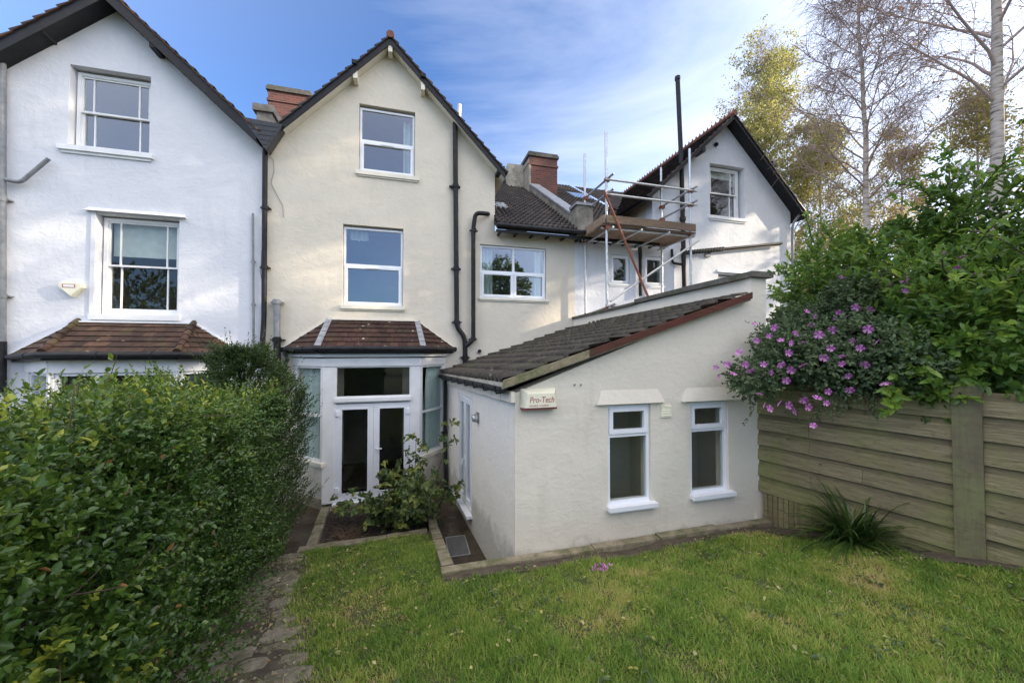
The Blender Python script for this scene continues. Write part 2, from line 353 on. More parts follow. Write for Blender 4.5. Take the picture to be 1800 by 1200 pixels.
# ------------------------------------------------------------------ fast leaf / blade meshes
def np_mesh(name, V, F, rnd, mat, parent=None, kind=None):
    off = np.zeros(3)
    if parent is not None:
        r_ = parent
        while r_.parent: r_ = r_.parent
        off = np.array(r_.location)
    me = bpy.data.meshes.new(name); V = (V - off).astype(np.float32)
    nf, k = F.shape
    me.vertices.add(len(V)); me.vertices.foreach_set('co', V.ravel())
    me.loops.add(nf * k); me.loops.foreach_set('vertex_index', F.ravel().astype(np.int32))
    me.polygons.add(nf); me.polygons.foreach_set('loop_start', np.arange(0, nf * k, k, dtype=np.int32))
    a = me.attributes.new('rnd', 'FLOAT', 'FACE'); a.data.foreach_set('value', rnd.astype(np.float32))
    me.materials.append(mat); me.update(calc_edges=True)
    o = bpy.data.objects.new(name, me); COL.objects.link(o)
    if parent is not None: o.parent = parent
    return o
def nrm(v): return v / np.maximum(np.linalg.norm(v, axis=1, keepdims=True), 1e-9)
def leaf_geo(P, D, Nn, Ls, Ws, fold=.25, curl=.15):
    """pointed oval leaves: P base, D direction, Nn upper-side normal"""
    D = nrm(D); Sd = nrm(np.cross(D, Nn)); Nn = np.cross(Sd, D); n = len(P); Ls = Ls[:, None]; Ws = Ws[:, None]
    up = Nn * Ws * fold
    v = np.stack([P, P + D * Ls * .33 + Sd * Ws * .5 + up, P + D * Ls * .72 + Sd * Ws * .38 + up * .6 - Nn * Ls * curl * .4,
                  P + D * Ls - Nn * Ls * curl, P + D * Ls * .72 - Sd * Ws * .38 + up * .6 - Nn * Ls * curl * .4, P + D * Ls * .33 - Sd * Ws * .5 + up], 1).reshape(-1, 3)
    b = np.arange(n)[:, None] * 6
    f = np.stack([b + [0, 1, 2, 3], b + [0, 3, 4, 5]], 1).reshape(-1, 4)
    return v, f
def sprigs(P, D, nl, slen, Ls, Ws, spread=1.0, rnd_base=None, jit=.25):
    """shoots at P along D, nl leaves each, spiralling"""
    n = len(P); D = nrm(D)
    t = (np.arange(nl) + .5) / nl; t = np.tile(t, (n, 1)) + rng.normal(0, .04, (n, nl))
    slen = np.broadcast_to(slen, (n,))[:, None]
    base = P[:, None, :] + D[:, None, :] * (t * slen)[..., None]
    a = rng.uniform(0, 6.28, n)[:, None] + np.arange(nl)[None] * 2.4
    ref = np.where(np.abs(D[:, 2:3]) > .9, np.array([[1., 0, 0]]), np.array([[0, 0, 1.]]))
    A = nrm(np.cross(D, ref)); B = np.cross(D, A)
    rad = A[:, None, :] * np.cos(a)[..., None] + B[:, None, :] * np.sin(a)[..., None]
    open_ = (1.1 - .7 * t)[..., None] * spread
    d = D[:, None, :] + rad * open_ + rng.normal(0, jit, (n, nl, 3))
    nn = D[:, None, :] * .8 - rad * .2 + np.array([0, 0, .7]) + rng.normal(0, jit, (n, nl, 3))
    k = n * nl
    ls = Ls * rng.uniform(.6, 1.25, k); ws = Ws * rng.uniform(.75, 1.2, k)
    V, F = leaf_geo(base.reshape(-1, 3), d.reshape(-1, 3), nn.reshape(-1, 3), ls, ws)
    if rnd_base is None: rnd_base = rng.uniform(0, 1, n)
    r = np.clip(rnd_base[:, None] * .6 + rng.uniform(0, .4, (n, nl)), 0, 1).reshape(-1)
    return V, F, np.repeat(r, 2)
def cat(parts):
    V = []; F = []; Rr = []; k = 0
    for v, f, r in parts: V.append(v); F.append(f + k); Rr.append(r); k += len(v)
    return np.concatenate(V), np.concatenate(F), np.concatenate(Rr)
def vnoise(P, s, seed=0):
    """cheap smooth 3-D noise from summed sines, about -1..1"""
    r = np.random.default_rng(seed); out = np.zeros(len(P))
    for i in range(7):
        k = r.normal(0, 1, 3) * s * (1 + i * .35); out += np.sin(P @ k + r.uniform(0, 6.28)) / (1 + i * .35)
    return out / 2.4

# ------------------------------------------------------------------ tiled roof surface
def tiles(mb, A, B, C, D_, courses, tw, kind='plain', lift=.022, jitter=.004, rolls=2):
    """A-B eave (left,right), C-D_ top (above A, above B)"""
    A, B, C, D_ = map(Vector, (A, B, C, D_)); e = (B - A).normalized(); nrm_ = (B - A).cross(C - A)
    if nrm_.length < 1e-6: nrm_ = (B - A).cross(D_ - A)
    nrm_.normalize()
    if nrm_.z < 0: nrm_ = -nrm_
    for j in range(courses):
        v0 = j / courses; v1 = (j + 1.12) / courses if j < courses - 1 else 1
        l0, r0 = A.lerp(C, v0), B.lerp(D_, v0); l1, r1 = A.lerp(C, v1), B.lerp(D_, v1)
        a0 = (l0 - A).dot(e); b0 = (r0 - A).dot(e); a1 = (l1 - A).dot(e); b1 = (r1 - A).dot(e)
        base0 = l0 - e * a0; base1 = l1 - e * a1
        off = (.5 * tw if j % 2 and kind == 'plain' else 0)
        lo = min(a0, a1); hi = max(b0, b1); k = math.floor((lo - off) / tw)
        while off + k * tw < hi:
            x0 = off + k * tw; x1 = x0 + tw; k += 1
            p0, p1 = max(x0, a0), min(x1, b0); q0, q1 = max(x0, a1), min(x1, b1)
            if p1 - p0 < .01 and q1 - q0 < .01: continue
            p1 = max(p1, p0); q1 = max(q1, q0)
            r = random.random(); dz = random.uniform(0, jitter)
            if kind == 'plain':
                g = .003; t = lift
                c = [base0 + e * (p0 + g), base0 + e * (p1 - g), base1 + e * (q1 - g), base1 + e * (q0 + g)]
                top = [c[0] + nrm_ * (t + dz), c[1] + nrm_ * (t + dz + random.uniform(-.002, .002)), c[2] + nrm_ * .004, c[3] + nrm_ * .004]
                bot = [c[0] + nrm_ * (dz * .5), c[1] + nrm_ * (dz * .5), c[2] - nrm_ * .01, c[3] - nrm_ * .01]
                mb.box8(bot + top, r)
            else:                                    # roman profile: two rolls per tile
                m = 12; vs = []
                for row, (bs, s0, s1, hh) in enumerate(((base0, p0, p1, 0), (base0, p0, p1, lift + dz), (base1, q0, q1, .002))):
                    for i in range(m + 1):
                        x = s0 + (s1 - s0) * i / m; ph = ((x - x0) / tw * rolls) % 1.0
                        h = .038 * max(0, math.sin(math.pi * min(1, ph / .55))) if ph < .55 else 0
                        vs.append(bs + e * x + nrm_ * ((h + hh) if row else h - .004))
                n1 = m + 1
                fs = [(i, i + 1, n1 + i + 1, n1 + i) for i in range(m)] + [(n1 + i, n1 + i + 1, 2 * n1 + i + 1, 2 * n1 + i) for i in range(m)]
                mb.add(vs, fs, r, True)
    return mb

# ------------------------------------------------------------------ windows
def curtain(fr, u0, u1, v0, v1, d, mat, parent, name='curtain', amp=.03, wl=.11, taper=0):
    mb = MB(); n = max(6, int((u1 - u0) / wl * 8)); vs = []
    for i in range(n + 1):
        t = i / n; u = u0 + (u1 - u0) * t; dd = d + amp * math.sin((u - u0) / wl * 6.28) + amp * .4 * math.sin(t * 9)
        vs += [fr(u, v0, dd), fr(u + taper * (1 - t), v1, dd)]
    mb.add(vs, [(2 * i, 2 * i + 2, 2 * i + 3, 2 * i + 1) for i in range(n)], .5, True); return mb.build(name, mat, parent)
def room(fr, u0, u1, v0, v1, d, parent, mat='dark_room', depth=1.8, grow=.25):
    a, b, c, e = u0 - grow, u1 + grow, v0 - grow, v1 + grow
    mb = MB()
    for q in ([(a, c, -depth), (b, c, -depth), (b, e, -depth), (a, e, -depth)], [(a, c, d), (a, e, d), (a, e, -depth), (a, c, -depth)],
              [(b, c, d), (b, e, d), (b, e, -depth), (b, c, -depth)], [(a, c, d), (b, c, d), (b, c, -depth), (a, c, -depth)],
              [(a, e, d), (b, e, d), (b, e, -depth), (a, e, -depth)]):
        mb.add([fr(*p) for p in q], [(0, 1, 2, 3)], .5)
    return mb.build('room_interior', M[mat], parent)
def ring(mb, fr, u0, u1, v0, v1, wd, d0, d1, wb=None, wt=None):
    wb = wb or wd; wt = wt or wd
    mb.fbox(fr, u0, u0 + wd, v0, v1, d0, d1, .5); mb.fbox(fr, u1 - wd, u1, v0, v1, d0, d1, .5)
    mb.fbox(fr, u0 + wd, u1 - wd, v0, v0 + wb, d0, d1, .5); mb.fbox(fr, u0 + wd, u1 - wd, v1 - wt, v1, d0, d1, .5)
def panes(fr, rects, d, mat, parent):
    mb = MB()
    for a, b, c, e in rects: mb.add([fr(a, c, d), fr(b, c, d), fr(b, e, d), fr(a, e, d)], [(0, 1, 2, 3)], .5)
    return mb.build('pane', M[mat], parent)
def casement(root, fr, u0, u1, v0, v1, rows, cols=1, rev=.06, glassm='glass_sky', sill=None, sillmat='cream_trim', vent_row=0, opens=(), interior='dark_room', label=None, depth=1.8):
    """plastic window: rows = list of split heights, opens = cells that have a proud sash"""
    mb = MB(); D0, D1 = -rev - .07, -rev; fw_ = .045
    ring(mb, fr, u0, u1, v0, v1, fw_, D0, D1)
    vs = [v0] + list(rows) + [v1]; us = [u0 + (u1 - u0) * i / cols for i in range(cols + 1)]; rects = []
    for r_ in rows: mb.fbox(fr, u0 + fw_, u1 - fw_, r_ - .03, r_ + .03, D0 + .002, D1 - .002, .5)
    for j in range(len(vs) - 1):
        for i in range(cols):
            a = us[i] + (fw_ if i == 0 else .028); b = us[i + 1] - (fw_ if i == cols - 1 else .028)
            c = vs[j] + (fw_ if j == 0 else .03); e = vs[j + 1] - (fw_ if j == len(vs) - 2 else .03)
            if i: mb.fbox(fr, us[i] - .028, us[i] + .028, c, e, D0 + .004, D1 - .004, .5)
            if (i, j) in opens:
                ring(mb, fr, a - .012, b + .012, c - .012, e + .012, .055, D1 - .03, D1 + .018); a += .043; b -= .043; c += .043; e -= .043
                if vent_row is not None: mb.fbox(fr, (a + b) / 2 - .14, (a + b) / 2 + .14, e + .015, e + .03, D1 + .018, D1 + .03, .5)
            rects.append((a - .004, b + .004, c - .004, e + .004))
    wnd = mb.build('window', M['upvc'], root)
    if label: wnd['label'] = label
    panes(fr, rects, D1 - .028, glassm, wnd)
    if sill:
        a, b, c, e, pr = sill; m2 = MB(); m2.fbox(fr, a, b, c, e, -rev + .001, pr, .5); m2.fbox(fr, a + .03, b - .03, c - .035, c, .0015, pr * .5, .5); m2.build('sill', M[sillmat], wnd)
    room(fr, u0, u1, v0, v1, D0 - .25, wnd, interior, depth); return wnd
def sash(root, fr, u0, u1, v0, v1, meet, bars=(.17, .83), rev=.13, glassm='glass_sky', sill=None, label=None, blind=None):
    mb = MB(); D1 = -rev; ring(mb, fr, u0, u1, v0, v1, .055, D1 - .12, D1, wb=.07)
    a, b, c, e = u0 + .055, u1 - .055, v0 + .07, v1 - .055
    ring(mb, fr, a - .002, b + .002, meet - .02, e + .002, .035, D1 - .06, D1 - .02); ring(mb, fr, a - .002, b + .002, c - .002, meet + .022, .035, D1 - .10, D1 - .061, wb=.06)
    for q in bars:
        u = a + (b - a) * q; mb.fbox(fr, u - .012, u + .012, meet, e - .03, D1 - .055, D1 - .025, .5); mb.fbox(fr, u - .012, u + .012, c + .05, meet, D1 - .095, D1 - .066, .5)
    wnd = mb.build('window', M['white_trim'], root)
    if label: wnd['label'] = label
    panes(fr, [(a + .03, b - .03, meet + .01, e - .03)], D1 - .042, glassm, wnd)
    panes(fr, [(a + .03, b - .03, c + .055, meet - .01)], D1 - .082, glassm, wnd)
    if sill: q0, q1, q2, q3, pr = sill; m2 = MB(); m2.fbox(fr, q0, q1, q2, q3, -rev + .001, pr, .5); m2.fbox(fr, q0 + .04, q1 - .04, q2 - .05, q2, .0015, pr * .45, .5); m2.build('sill', M['white_trim'], wnd)
    if blind:
        bb = curtain(fr, a, b, blind, e, D1 - .17, M['blind'], wnd, 'blind', .006, .4)
    room(fr, u0, u1, v0, v1, -.31, wnd); return wnd
def pipe_run(pts, r, root, mat='pipe', name='downpipe', collars=(), label=None, n=10):
    mb = MB(); P = []
    pts = [Vector(p) for p in pts]                       # rounded corners
    for i, p in enumerate(pts):
        if 0 < i < len(pts) - 1:
            a = (pts[i - 1] - p); b = (pts[i + 1] - p); q = min(r * 2.2, a.length * .45, b.length * .45)
            A_ = p + a.normalized() * q; B_ = p + b.normalized() * q
            for t in (0, .25, .5, .75, 1): P.append(A_.lerp(p, t).lerp(p.lerp(B_, t), t))
        else: P.append(p)
    mb.tube(P, r, n)
    for c in collars:
        c = Vector(c); mb.tube([c - Vector((0, 0, .04)), c + Vector((0, 0, .04))], r * 1.28, n); mb.box(c.x - r * 1.9, c.x + r * 1.9, c.y, c.y + r * 1.6, c.z - .012, c.z + .012)
    o = mb.build(name, M[mat], root)
    if label: o['label'] = label
    return o
# ================================================================== ground, lawn, patio, path
def lawn_z(x, y):
    x = np.asarray(x, float); y = np.asarray(y, float)
    z = .2 + (6.3 - y) * .222; z = np.minimum(z, 1.40 - .05 * np.exp(-(y - .9) ** 2)); z = np.maximum(z, .2)
    return z + .018 * np.sin(x * 2.1 + y * 1.3) + .012 * np.sin(x * 5.3 - y * 3.7)
def sheet(name, x0, x1, y0, y1, step, keep, mat, zf, kind='structure'):
    nx = int((x1 - x0) / step) + 1; ny = int((y1 - y0) / step) + 1
    X, Y = np.meshgrid(np.linspace(x0, x1, nx), np.linspace(y0, y1, ny)); Z = zf(X, Y)
    V = np.stack([X, Y, Z], -1).reshape(-1, 3)
    i = np.arange(nx - 1)[None, :] + np.arange(ny - 1)[:, None] * nx; i = i.reshape(-1)
    F = np.stack([i, i + 1, i + nx + 1, i + nx], 1)
    c = V[F].mean(1); F = F[keep(c[:, 0], c[:, 1])]
    o = np_mesh(name, V, F, np.full(len(F), .5), mat); o['kind'] = kind; return o
mb = MB(); mb.add([(-900, -900, -.03), (900, -900, -.03), (900, 900, -.03), (-900, 900, -.03)], [(0, 1, 2, 3)], .5)
struct(mb.build('ground', M['dirt']))
# raised garden (lawn soil) with the sunken patio cut out of it
PIT = lambda x, y: ((y > 6.3) | ((x > .42) & (y > 4.34) & (x < 5.4)) | ((x < -1.5) & (y > 6.0)))
sheet('lawn', -13, 22, -24, 13, .1, lambda x, y: ~PIT(x, y) & ((y < 6.3)), M['turf'], lawn_z)
mb = MB(); mb.add([(-8.5, 4.35, 0), (5.0, 4.35, 0), (5.0, 9.2, 0), (-8.5, 9.2, 0)], [(0, 1, 2, 3)], .5)
struct(mb.build('patio', M['patio']))

# stepped stone path beside the hedge
mb = MB()
def blob(mb, cx, cy, rx, ry, zt, th, n=11, rot=0, tilt=0, r=None):
    top = []; bot = []
    for k in range(n):
        a = 6.283 * k / n; q = random.uniform(.8, 1.1); x = rx * q * math.cos(a); y = ry * q * math.sin(a)
        X = cx + x * math.cos(rot) - y * math.sin(rot); Y = cy + x * math.sin(rot) + y * math.cos(rot)
        top.append((X, Y, zt + tilt * y + random.uniform(-.008, .008))); bot.append((X, Y, zt - th))
    inn = [(cx + (p[0] - cx) * .86, cy + (p[1] - cy) * .86, p[2] + .018) for p in top]
    vs = inn + top + bot
    fs = [tuple(range(n))] + [(i + n, (i + 1) % n + n, (i + 1) % n, i) for i in range(n)] + [(i + 2 * n, (i + 1) % n + 2 * n, (i + 1) % n + n, i + n) for i in range(n)]
    mb.add(vs, fs, r)
random.seed(5)
PL = lambda y: float(np.interp(y, [1.0, 2.6, 3.0, 4.4, 6.1], [-.15, -.42, -.62, -1.12, -1.45])); PH = lambda y: float(np.interp(y, [1.0, 2.6, 3.8, 5.9, 6.2], [-1.5, -1.5, -1.75, -2.1, -2.3]))
def slab(mb, poly, z0, th, tl):
    n = len(poly); cx = sum(p[0] for p in poly) / n; cy = sum(p[1] for p in poly) / n; ctr = (cx, cy, z0 + .012 + random.uniform(-.004, .006))
    zt = [z0 + tl[0] * (p[0] - cx) + tl[1] * (p[1] - cy) + random.uniform(-.006, .006) for p in poly]
    inn = [(cx + (p[0] - cx) * .9, cy + (p[1] - cy) * .9, h + .008) for p, h in zip(poly, zt)]; out = [(p[0], p[1], h - .006) for p, h in zip(poly, zt)]; bot = [(p[0], p[1], z0 - th) for p in poly]
    mb.add([ctr] + inn + out + bot, [(0, 1 + i, 1 + (i + 1) % n) for i in range(n)] + [(1 + i, 1 + n + i, 1 + n + (i + 1) % n, 1 + (i + 1) % n) for i in range(n)] + [(1 + n + i, 1 + 2 * n + i, 1 + 2 * n + (i + 1) % n, 1 + n + (i + 1) % n) for i in range(n)])
y = 6.15
while y > 1.0:
    dy = random.uniform(.20, .30); lw = PL(y); hw = PH(y); x = lw + random.uniform(-.03, .03)
    while x > hw:
        wx = random.uniform(.20, .42); m = 10; poly = []
        for k in range(m):
            a_ = 6.283 * k / m; ca, sa = math.cos(a_), math.sin(a_); q = .5 / max(abs(ca), abs(sa)) ** .72
            poly.append((x - wx / 2 + ca * q * wx * .93 * random.uniform(.88, 1.08), y - dy / 2 + sa * q * dy * .95 * random.uniform(.85, 1.1)))
        zc = float(lawn_z(x, y - dy / 2)) + random.uniform(.004, .022)
        if random.random() > .16: slab(mb, poly, zc, .1, (random.uniform(-.04, .04), -.12))
        x -= wx
    y -= dy
struct(mb.build('path', M['path_stone']))
sheet('soil', -3.6, .2, .6, 6.25, .05, lambda x, y: (x < np.interp(y, [1.0, 2.6, 3.0, 4.4, 6.1], [-.10, -.38, -.58, -1.08, -1.40])), M['dirt'], lambda x, y: lawn_z(x, y) + .006 + .004 * np.sin(x * 31 + y * 17) * np.sin(y * 29))
mb = MB(); random.seed(9)
for i in range(900):
    y = random.uniform(1.2, 6.1); x = random.uniform(PH(y), PL(y) + .05); r_ = random.uniform(.006, .022); z0 = float(lawn_z(x, y)) + .012
    mb.add([(x - r_, y, z0), (x, y - r_ * .7, z0), (x + r_, y + .2 * r_, z0), (x + .1 * r_, y + r_, z0), (x, y, z0 + r_ * .8)], [(0, 1, 4), (1, 2, 4), (2, 3, 4), (3, 0, 4)])
o = mb.build('gravel', M['path_stone']); tag(o, 'loose chips and grit scattered over the path stones', 'gravel', kind='stuff')

# kerb walls
def kerb(pts, wd, top, mat='kerb', bot=-.02, seg=.62):
    mb = MB(); pts = [Vector((*p, 0)) for p in pts]; A, B = pts[0], pts[-1]; n = max(1, round((B - A).length / seg))
    t = (B - A).normalized(); s_ = Vector((-t.y, t.x, 0)) * wd / 2
    za, zb = top
    for i in range(n):
        a = A.lerp(B, i / n) + t * .004; b = A.lerp(B, (i + 1) / n) - t * .004; j = random.uniform(-.012, .012)
        z0 = za + (zb - za) * i / n + j; z1 = za + (zb - za) * (i + 1) / n + j + random.uniform(-.006, .006)
        q = Vector((random.uniform(-.006, .006), random.uniform(-.006, .006), 0)); e = .014
        c = [a - s_ + q, b - s_ + q, b + s_ + q, a + s_ + q]; c2 = [c[0] + s_ * e * 8 * .5, c[1] + s_ * e * 8 * .5, c[2] - s_ * e * 4, c[3] - s_ * e * 4]
        zz = [z0, z1, z1, z0]; r = random.random()
        vs = [(v.x, v.y, bot) for v in c] + [(v.x, v.y, h - e) for v, h in zip(c, zz)] + [(v.x, v.y, h) for v, h in zip(c2, zz)]
        fs = [(k, (k + 1) % 4, 4 + (k + 1) % 4, 4 + k) for k in range(4)] + [(4 + k, 4 + (k + 1) % 4, 8 + (k + 1) % 4, 8 + k) for k in range(4)] + [(8, 9, 10, 11)]
        mb.add(vs, fs, r)
    return mb
pl = thing('raised_planter', (-.6, 7.1, 0), 'low rectangular planting bed with mossy concrete edging in front of the French doors', 'planter')
kerb([(-1.53, 7.92), (-1.44, 6.42)], .15, (.20, .22)).build('edging', M['kerb'], pl)
kerb([(-1.60, 6.33), (.30, 6.36)], .15, (.22, .25)).build('edging', M['kerb'], pl)
kerb([(-1.42, 7.93), (.32, 7.96)], .12, (.18, .18)).build('edging', M['kerb'], pl)
mb = MB()
nx, ny = 36, 30; vs = [(-1.45 + 1.83 * i / nx, 6.42 + 1.48 * j / ny, .11 + random.uniform(-.02, .03)) for j in range(ny + 1) for i in range(nx + 1)]
mb.add(vs, [(j * (nx + 1) + i, j * (nx + 1) + i + 1, (j + 1) * (nx + 1) + i + 1, (j + 1) * (nx + 1) + i) for j in range(ny) for i in range(nx)], .5)
mb.build('soil', M['soil'], pl)
kw = thing('retaining_kerb', (.42, 5.5, 0), 'mossy concrete kerb wall rising along the sunken side passage', 'kerb wall')
kerb([(.40, 7.93), (.40, 6.42)], .15, (.20, .22)).build('kerb_run', M['kerb'], kw)
kerb([(.42, 6.40), (.44, 4.50)], .15, (.23, .66)).build('kerb_run', M['kerb'], kw)
kw = thing('retaining_kerb', (2.8, 4.35, .5), 'long mossy concrete kerb wall running along the foot of the extension', 'kerb wall')
kerb([(.36, 4.40), (5.16, 4.40)], .13, (.69, .70), seg=.9).build('kerb_run', M['kerb'], kw)

# ================================================================== shared house builders
def gable_roof(root, apex, left, right, ov, back, soff, tilem, barge=.15, two=True, ridge='ridge_red', eo=(0, 0), btop=None, name='roof'):
    """slabs whose underside follows the wall top; barge board and stepped tiles on the verge"""
    ax, az_ = apex; mbs = MB(); mbb = MB(); mbt = MB()
    for (ex, ez), o_, sgn in ((left, eo[0], -1), (right, eo[1], 1)):
        sl_ = (az_ - ez) / abs(ex - ax); ex2 = ex + sgn * o_; ez2 = ez - o_ * sl_
        nz_ = math.sqrt(1 + sl_ * sl_); th = .09 * nz_
        poly = [(ax, az_), (ex2, ez2), (ex2, ez2 + th), (ax, az_ + th)]
        mbs.prism(poly, FA, -back, ov, r=.5)
        b0 = -.02 * nz_; b1 = barge * nz_
        mbb.prism([(ax, az_ + b0), (ex2, ez2 + b0), (ex2, ez2 + b1), (ax, az_ + b1)], FA, ov + .001, ov + .03, r=.5)
        e0 = FA(ex2 + sgn * .04, ez2 + (barge + .0) * nz_ - .04 * sl_, ov + .06); e1 = FA(ex2 + sgn * .04, ez2 + barge * nz_ - .04 * sl_, -back)
        t0 = FA(ax, az_ + barge * nz_, ov + .06); t1 = FA(ax, az_ + barge * nz_, -back)
        cr = max(4, int((e0 - t0).length / .21))
        tiles(mbt, e0, e1, t0, t1, cr, .19, lift=.045, jitter=.014)
    rf = mbt.build(name, M[tilem], root)
    mbs.build('soffit', M[soff], rf); mbb.build('barge_board', M['black'], rf)
    mr = MB(); zr = az_ + (barge + .03) * 1.38
    k = ov + .07; i = 0
    while k > -back:
        p0 = FA(ax, zr, k); p1 = FA(ax, zr, k - .32)
        mr.tube([p0, p1], [.085, .078], 8, r=random.random())
        if ridge == 'crest':
            for q in range(2): c_ = FA(ax, zr + .12, k - .08 - q * .16); mr.add([c_ + Vector((0, -.07, -.06)), c_ + Vector((0, .07, -.06)), c_ + Vector((0, 0, .07)), c_ + Vector((.03, 0, -.05)), c_ + Vector((-.03, 0, -.05))], [(0, 1, 2), (3, 0, 2), (0, 4, 2), (1, 3, 2), (4, 1, 2)], .5)
        k -= .33
    mr.build('ridge_tiles', M['ridge_red'], rf)
    return rf
def bay_roof(root, Lw, Lf, Rf, Rw, T1, T2, tm, hip, hipr=.05):
    mb = MB(); Lw, Lf, Rf, Rw, T1, T2 = map(Vector, (Lw, Lf, Rf, Rw, T1, T2))
    tiles(mb, Lf, Rf, T1, T2, 6, .17, lift=.024, jitter=.008); tiles(mb, Lw, Lf, T1, T1 + (Lf - Lw) * .001, 6, .17, lift=.024, jitter=.008); tiles(mb, Rf, Rw, T2, T2 + (Rw - Rf) * .001, 6, .17, lift=.024, jitter=.008)
    rf = mb.build('bay_roof', M[tm], root)
    for a, b in ((Lf, T1), (Rf, T2)):
        m2 = MB()
        for i in range(6):
            p = a.lerp(b, i / 6 - .01) + Vector((0, 0, .03)); q = a.lerp(b, (i + 1) / 6 + .02) + Vector((0, 0, .022))
            if hip == 'lead':
                for sg in (-1, 1): pass
                m2.bar(p + Vector((0, 0, .006)), q + Vector((0, 0, .004)), .12, .012, r=.5)
            else: m2.tube([p, q], [.062, .05], 8, r=random.random())
        m2.build('hip_tiles', M['lead'] if hip == 'lead' else M['tile_bay_white'], rf)
    m4 = MB(); m4.bar(T1 + Vector((-.02, -.02, .01)), T2 + Vector((.02, -.02, .01)), .10, .03); m4.bar(Lw + Vector((0, -.015, .02)), T1 + Vector((0, -.015, .02)), .05, .03); m4.bar(T2 + Vector((0, -.015, .02)), Rw + Vector((0, -.015, .02)), .05, .03)
    m4.build('flashing', M['cream_trim'] if hip == 'lead' else M['white_trim'], rf)
    m3 = MB(); P = [Lw + Vector((-.03, -.02, -.03)), Lf + Vector((-.02, -.05, -.03)), Rf + Vector((.02, -.05, -.03)), Rw + Vector((.03, -.02, -.03))]
    m3.tube(P, .052, 10); 
    m5 = MB()
    for a, b in zip(P[:-1], P[1:]):
        n_ = Vector((b - a)).cross(Vector((0, 0, 1))).normalized()
        m5.bar(a - n_ * .06 + Vector((0, 0, -.03)), b - n_ * .06 + Vector((0, 0, -.03)), .02, .13)
        k = max(1, int((b - a).length / .9))
        for i in range(1, k + 1): c = a.lerp(b, i / (k + .5)); d = (b - a).normalized() * .03; m3.tube([c - d, c + d], .06, 10)
    m3.build('gutter', M['pipe'], rf); m5.build('fascia_board', M['black'], rf)
    return rf
def frame2(a, b):
    """frame from plan point a to plan point b; outward side is to the right-hand (garden) side when looking from a to b"""
    a = Vector((*a, 0)); b = Vector((*b, 0)); u = (b - a).normalized(); d = Vector((u.y, -u.x, 0)); return frame(a, u, d), (b - a).length
def lintel(mb, fr, u0, u1, v0, v1, ins=.1, pr=.035):   # raised render hood, chamfered
    t = [fr(u0 + ins, v1, .001), fr(u1 - ins, v1, .001), fr(u1, v0, pr), fr(u0, v0, pr)]; bq = [fr(u0 + ins, v1, -.02), fr(u1 - ins, v1, -.02), fr(u1, v0, -.02), fr(u0, v0, -.02)]
    mb.add(t + bq, [(0, 1, 2, 3), (4, 5, 6, 7), (0, 1, 5, 4), (1, 2, 6, 5), (2, 3, 7, 6), (3, 0, 4, 7)], .5)

# ================================================================== left white house
wh = thing('terraced_house', (-5.6, 9.0, 0), 'white rendered gabled house at the left end with tall sliding sash windows and black eaves', 'house')
x0, z1 = xz(122.5, 114); x1, z0 = xz(262.5, 271); W1 = (x0, x1, 7.06, 8.66)
W2 = (-5.83, -4.50, 3.87, 5.83); BD = -3.0
mb = MB(); mb.prism([(-8.15, 0), (BD, 0), (BD, 7.45), (-3.06, 7.50), (-5.602, 9.87), (-8.15, 7.49)], FA, -.3, 0, [W1, W2, (-5.95, -4.3, 1.0, 2.8)], r=.5)
mb.box(-8.15, -7.85, 9.3, 15, 0, 7.4, .5); mb.box(-16, -8.15, 9.25, 9.5, 0, 6.3, .5)
wall = mb.build('wall', M['white_render'], wh)
m2 = MB(); lintel(m2, FA, -5.98, -4.38, 5.86, 5.94, .02, .09); m2.fbox(FA, -5.9, -5.83, 3.87, 5.85, .0015, .025); m2.build('window_hood', M['white_render'], wh)
gable_roof(wh, (-5.602, 9.846), (-8.15, 7.50), (-3.06, 7.50), .30, 6.0, 'black', 'tile_bay_white', .15, eo=(.3, 0))
mb = MB()
for px, py in ((95, 68), (285, 93)):
    p = at(px, py); mb = MB(); mb.fbox(FA, p.x - .05, p.x + .05, p.z - .12, p.z + .05, .0, .30); mb.build('purlin_end', M['black'], wh)
sash(wh, FA, W1[0] + .03, W1[1] - .03, W1[2] + .02, W1[3] - .05, 7.86, rev=.14, glassm='glass_sky', sill=(W1[0] - .12, W1[1] + .08, W1[2] - .07, W1[2] + .02, .07))
sash(wh, FA, W2[0] + .03, W2[1] - .03, W2[2] + .02, W2[3] - .03, 4.87, rev=.14, glassm='glass_mid', sill=(W2[0] - .05, W2[1] + .06, W2[2] - .09, W2[2] + .02, .08), blind=5.08)
bay_roof(wh, (-7.04, 9.0, 3.10), (-5.93, 8.1, 3.15), (-4.05, 8.1, 3.15), (-3.34, 9.0, 3.12), (-6.07, 9.0, 3.73), (-4.22, 9.0, 3.73), 'tile_bay_white', 'tile')
mb = MB(); pts = [(-6.80, 9.0), (-6.0, 8.32), (-4.15, 8.32), (-3.5, 9.0)]
bays = [frame2(pts[i], pts[i + 1]) for i in range(3)]
for (fr, ln) in bays:
    mb.fbox(fr, -.02, ln + .02, 0, .95, -.12, 0); mb.fbox(fr, -.02, ln + .02, 2.80, 3.06, -.14, .02); mb.fbox(fr, -.02, .07, .95, 2.80, -.12, 0); mb.fbox(fr, ln - .07, ln + .02, .95, 2.80, -.12, 0)
mb.build('bay_wall', M['white_trim'], wh)
for i, (fr, ln) in enumerate(bays):
    casement(wh, fr, .08, ln - .08, .96, 2.79, [2.35], 3 if i == 1 else 1, .03, 'glass_dark', None, depth=.6 if i != 1 else 1.5)
z = lambda px, py, d=.09: at(px, py, YA - d)
pipe_run([z(3, 108), z(3, 600)], .055, wh, 'grey_pipe', 'downpipe', [z(3, 350), z(3, 520)])
pipe_run([z(3, 600), z(2, 690)], .062, wh, 'pipe', 'downpipe')
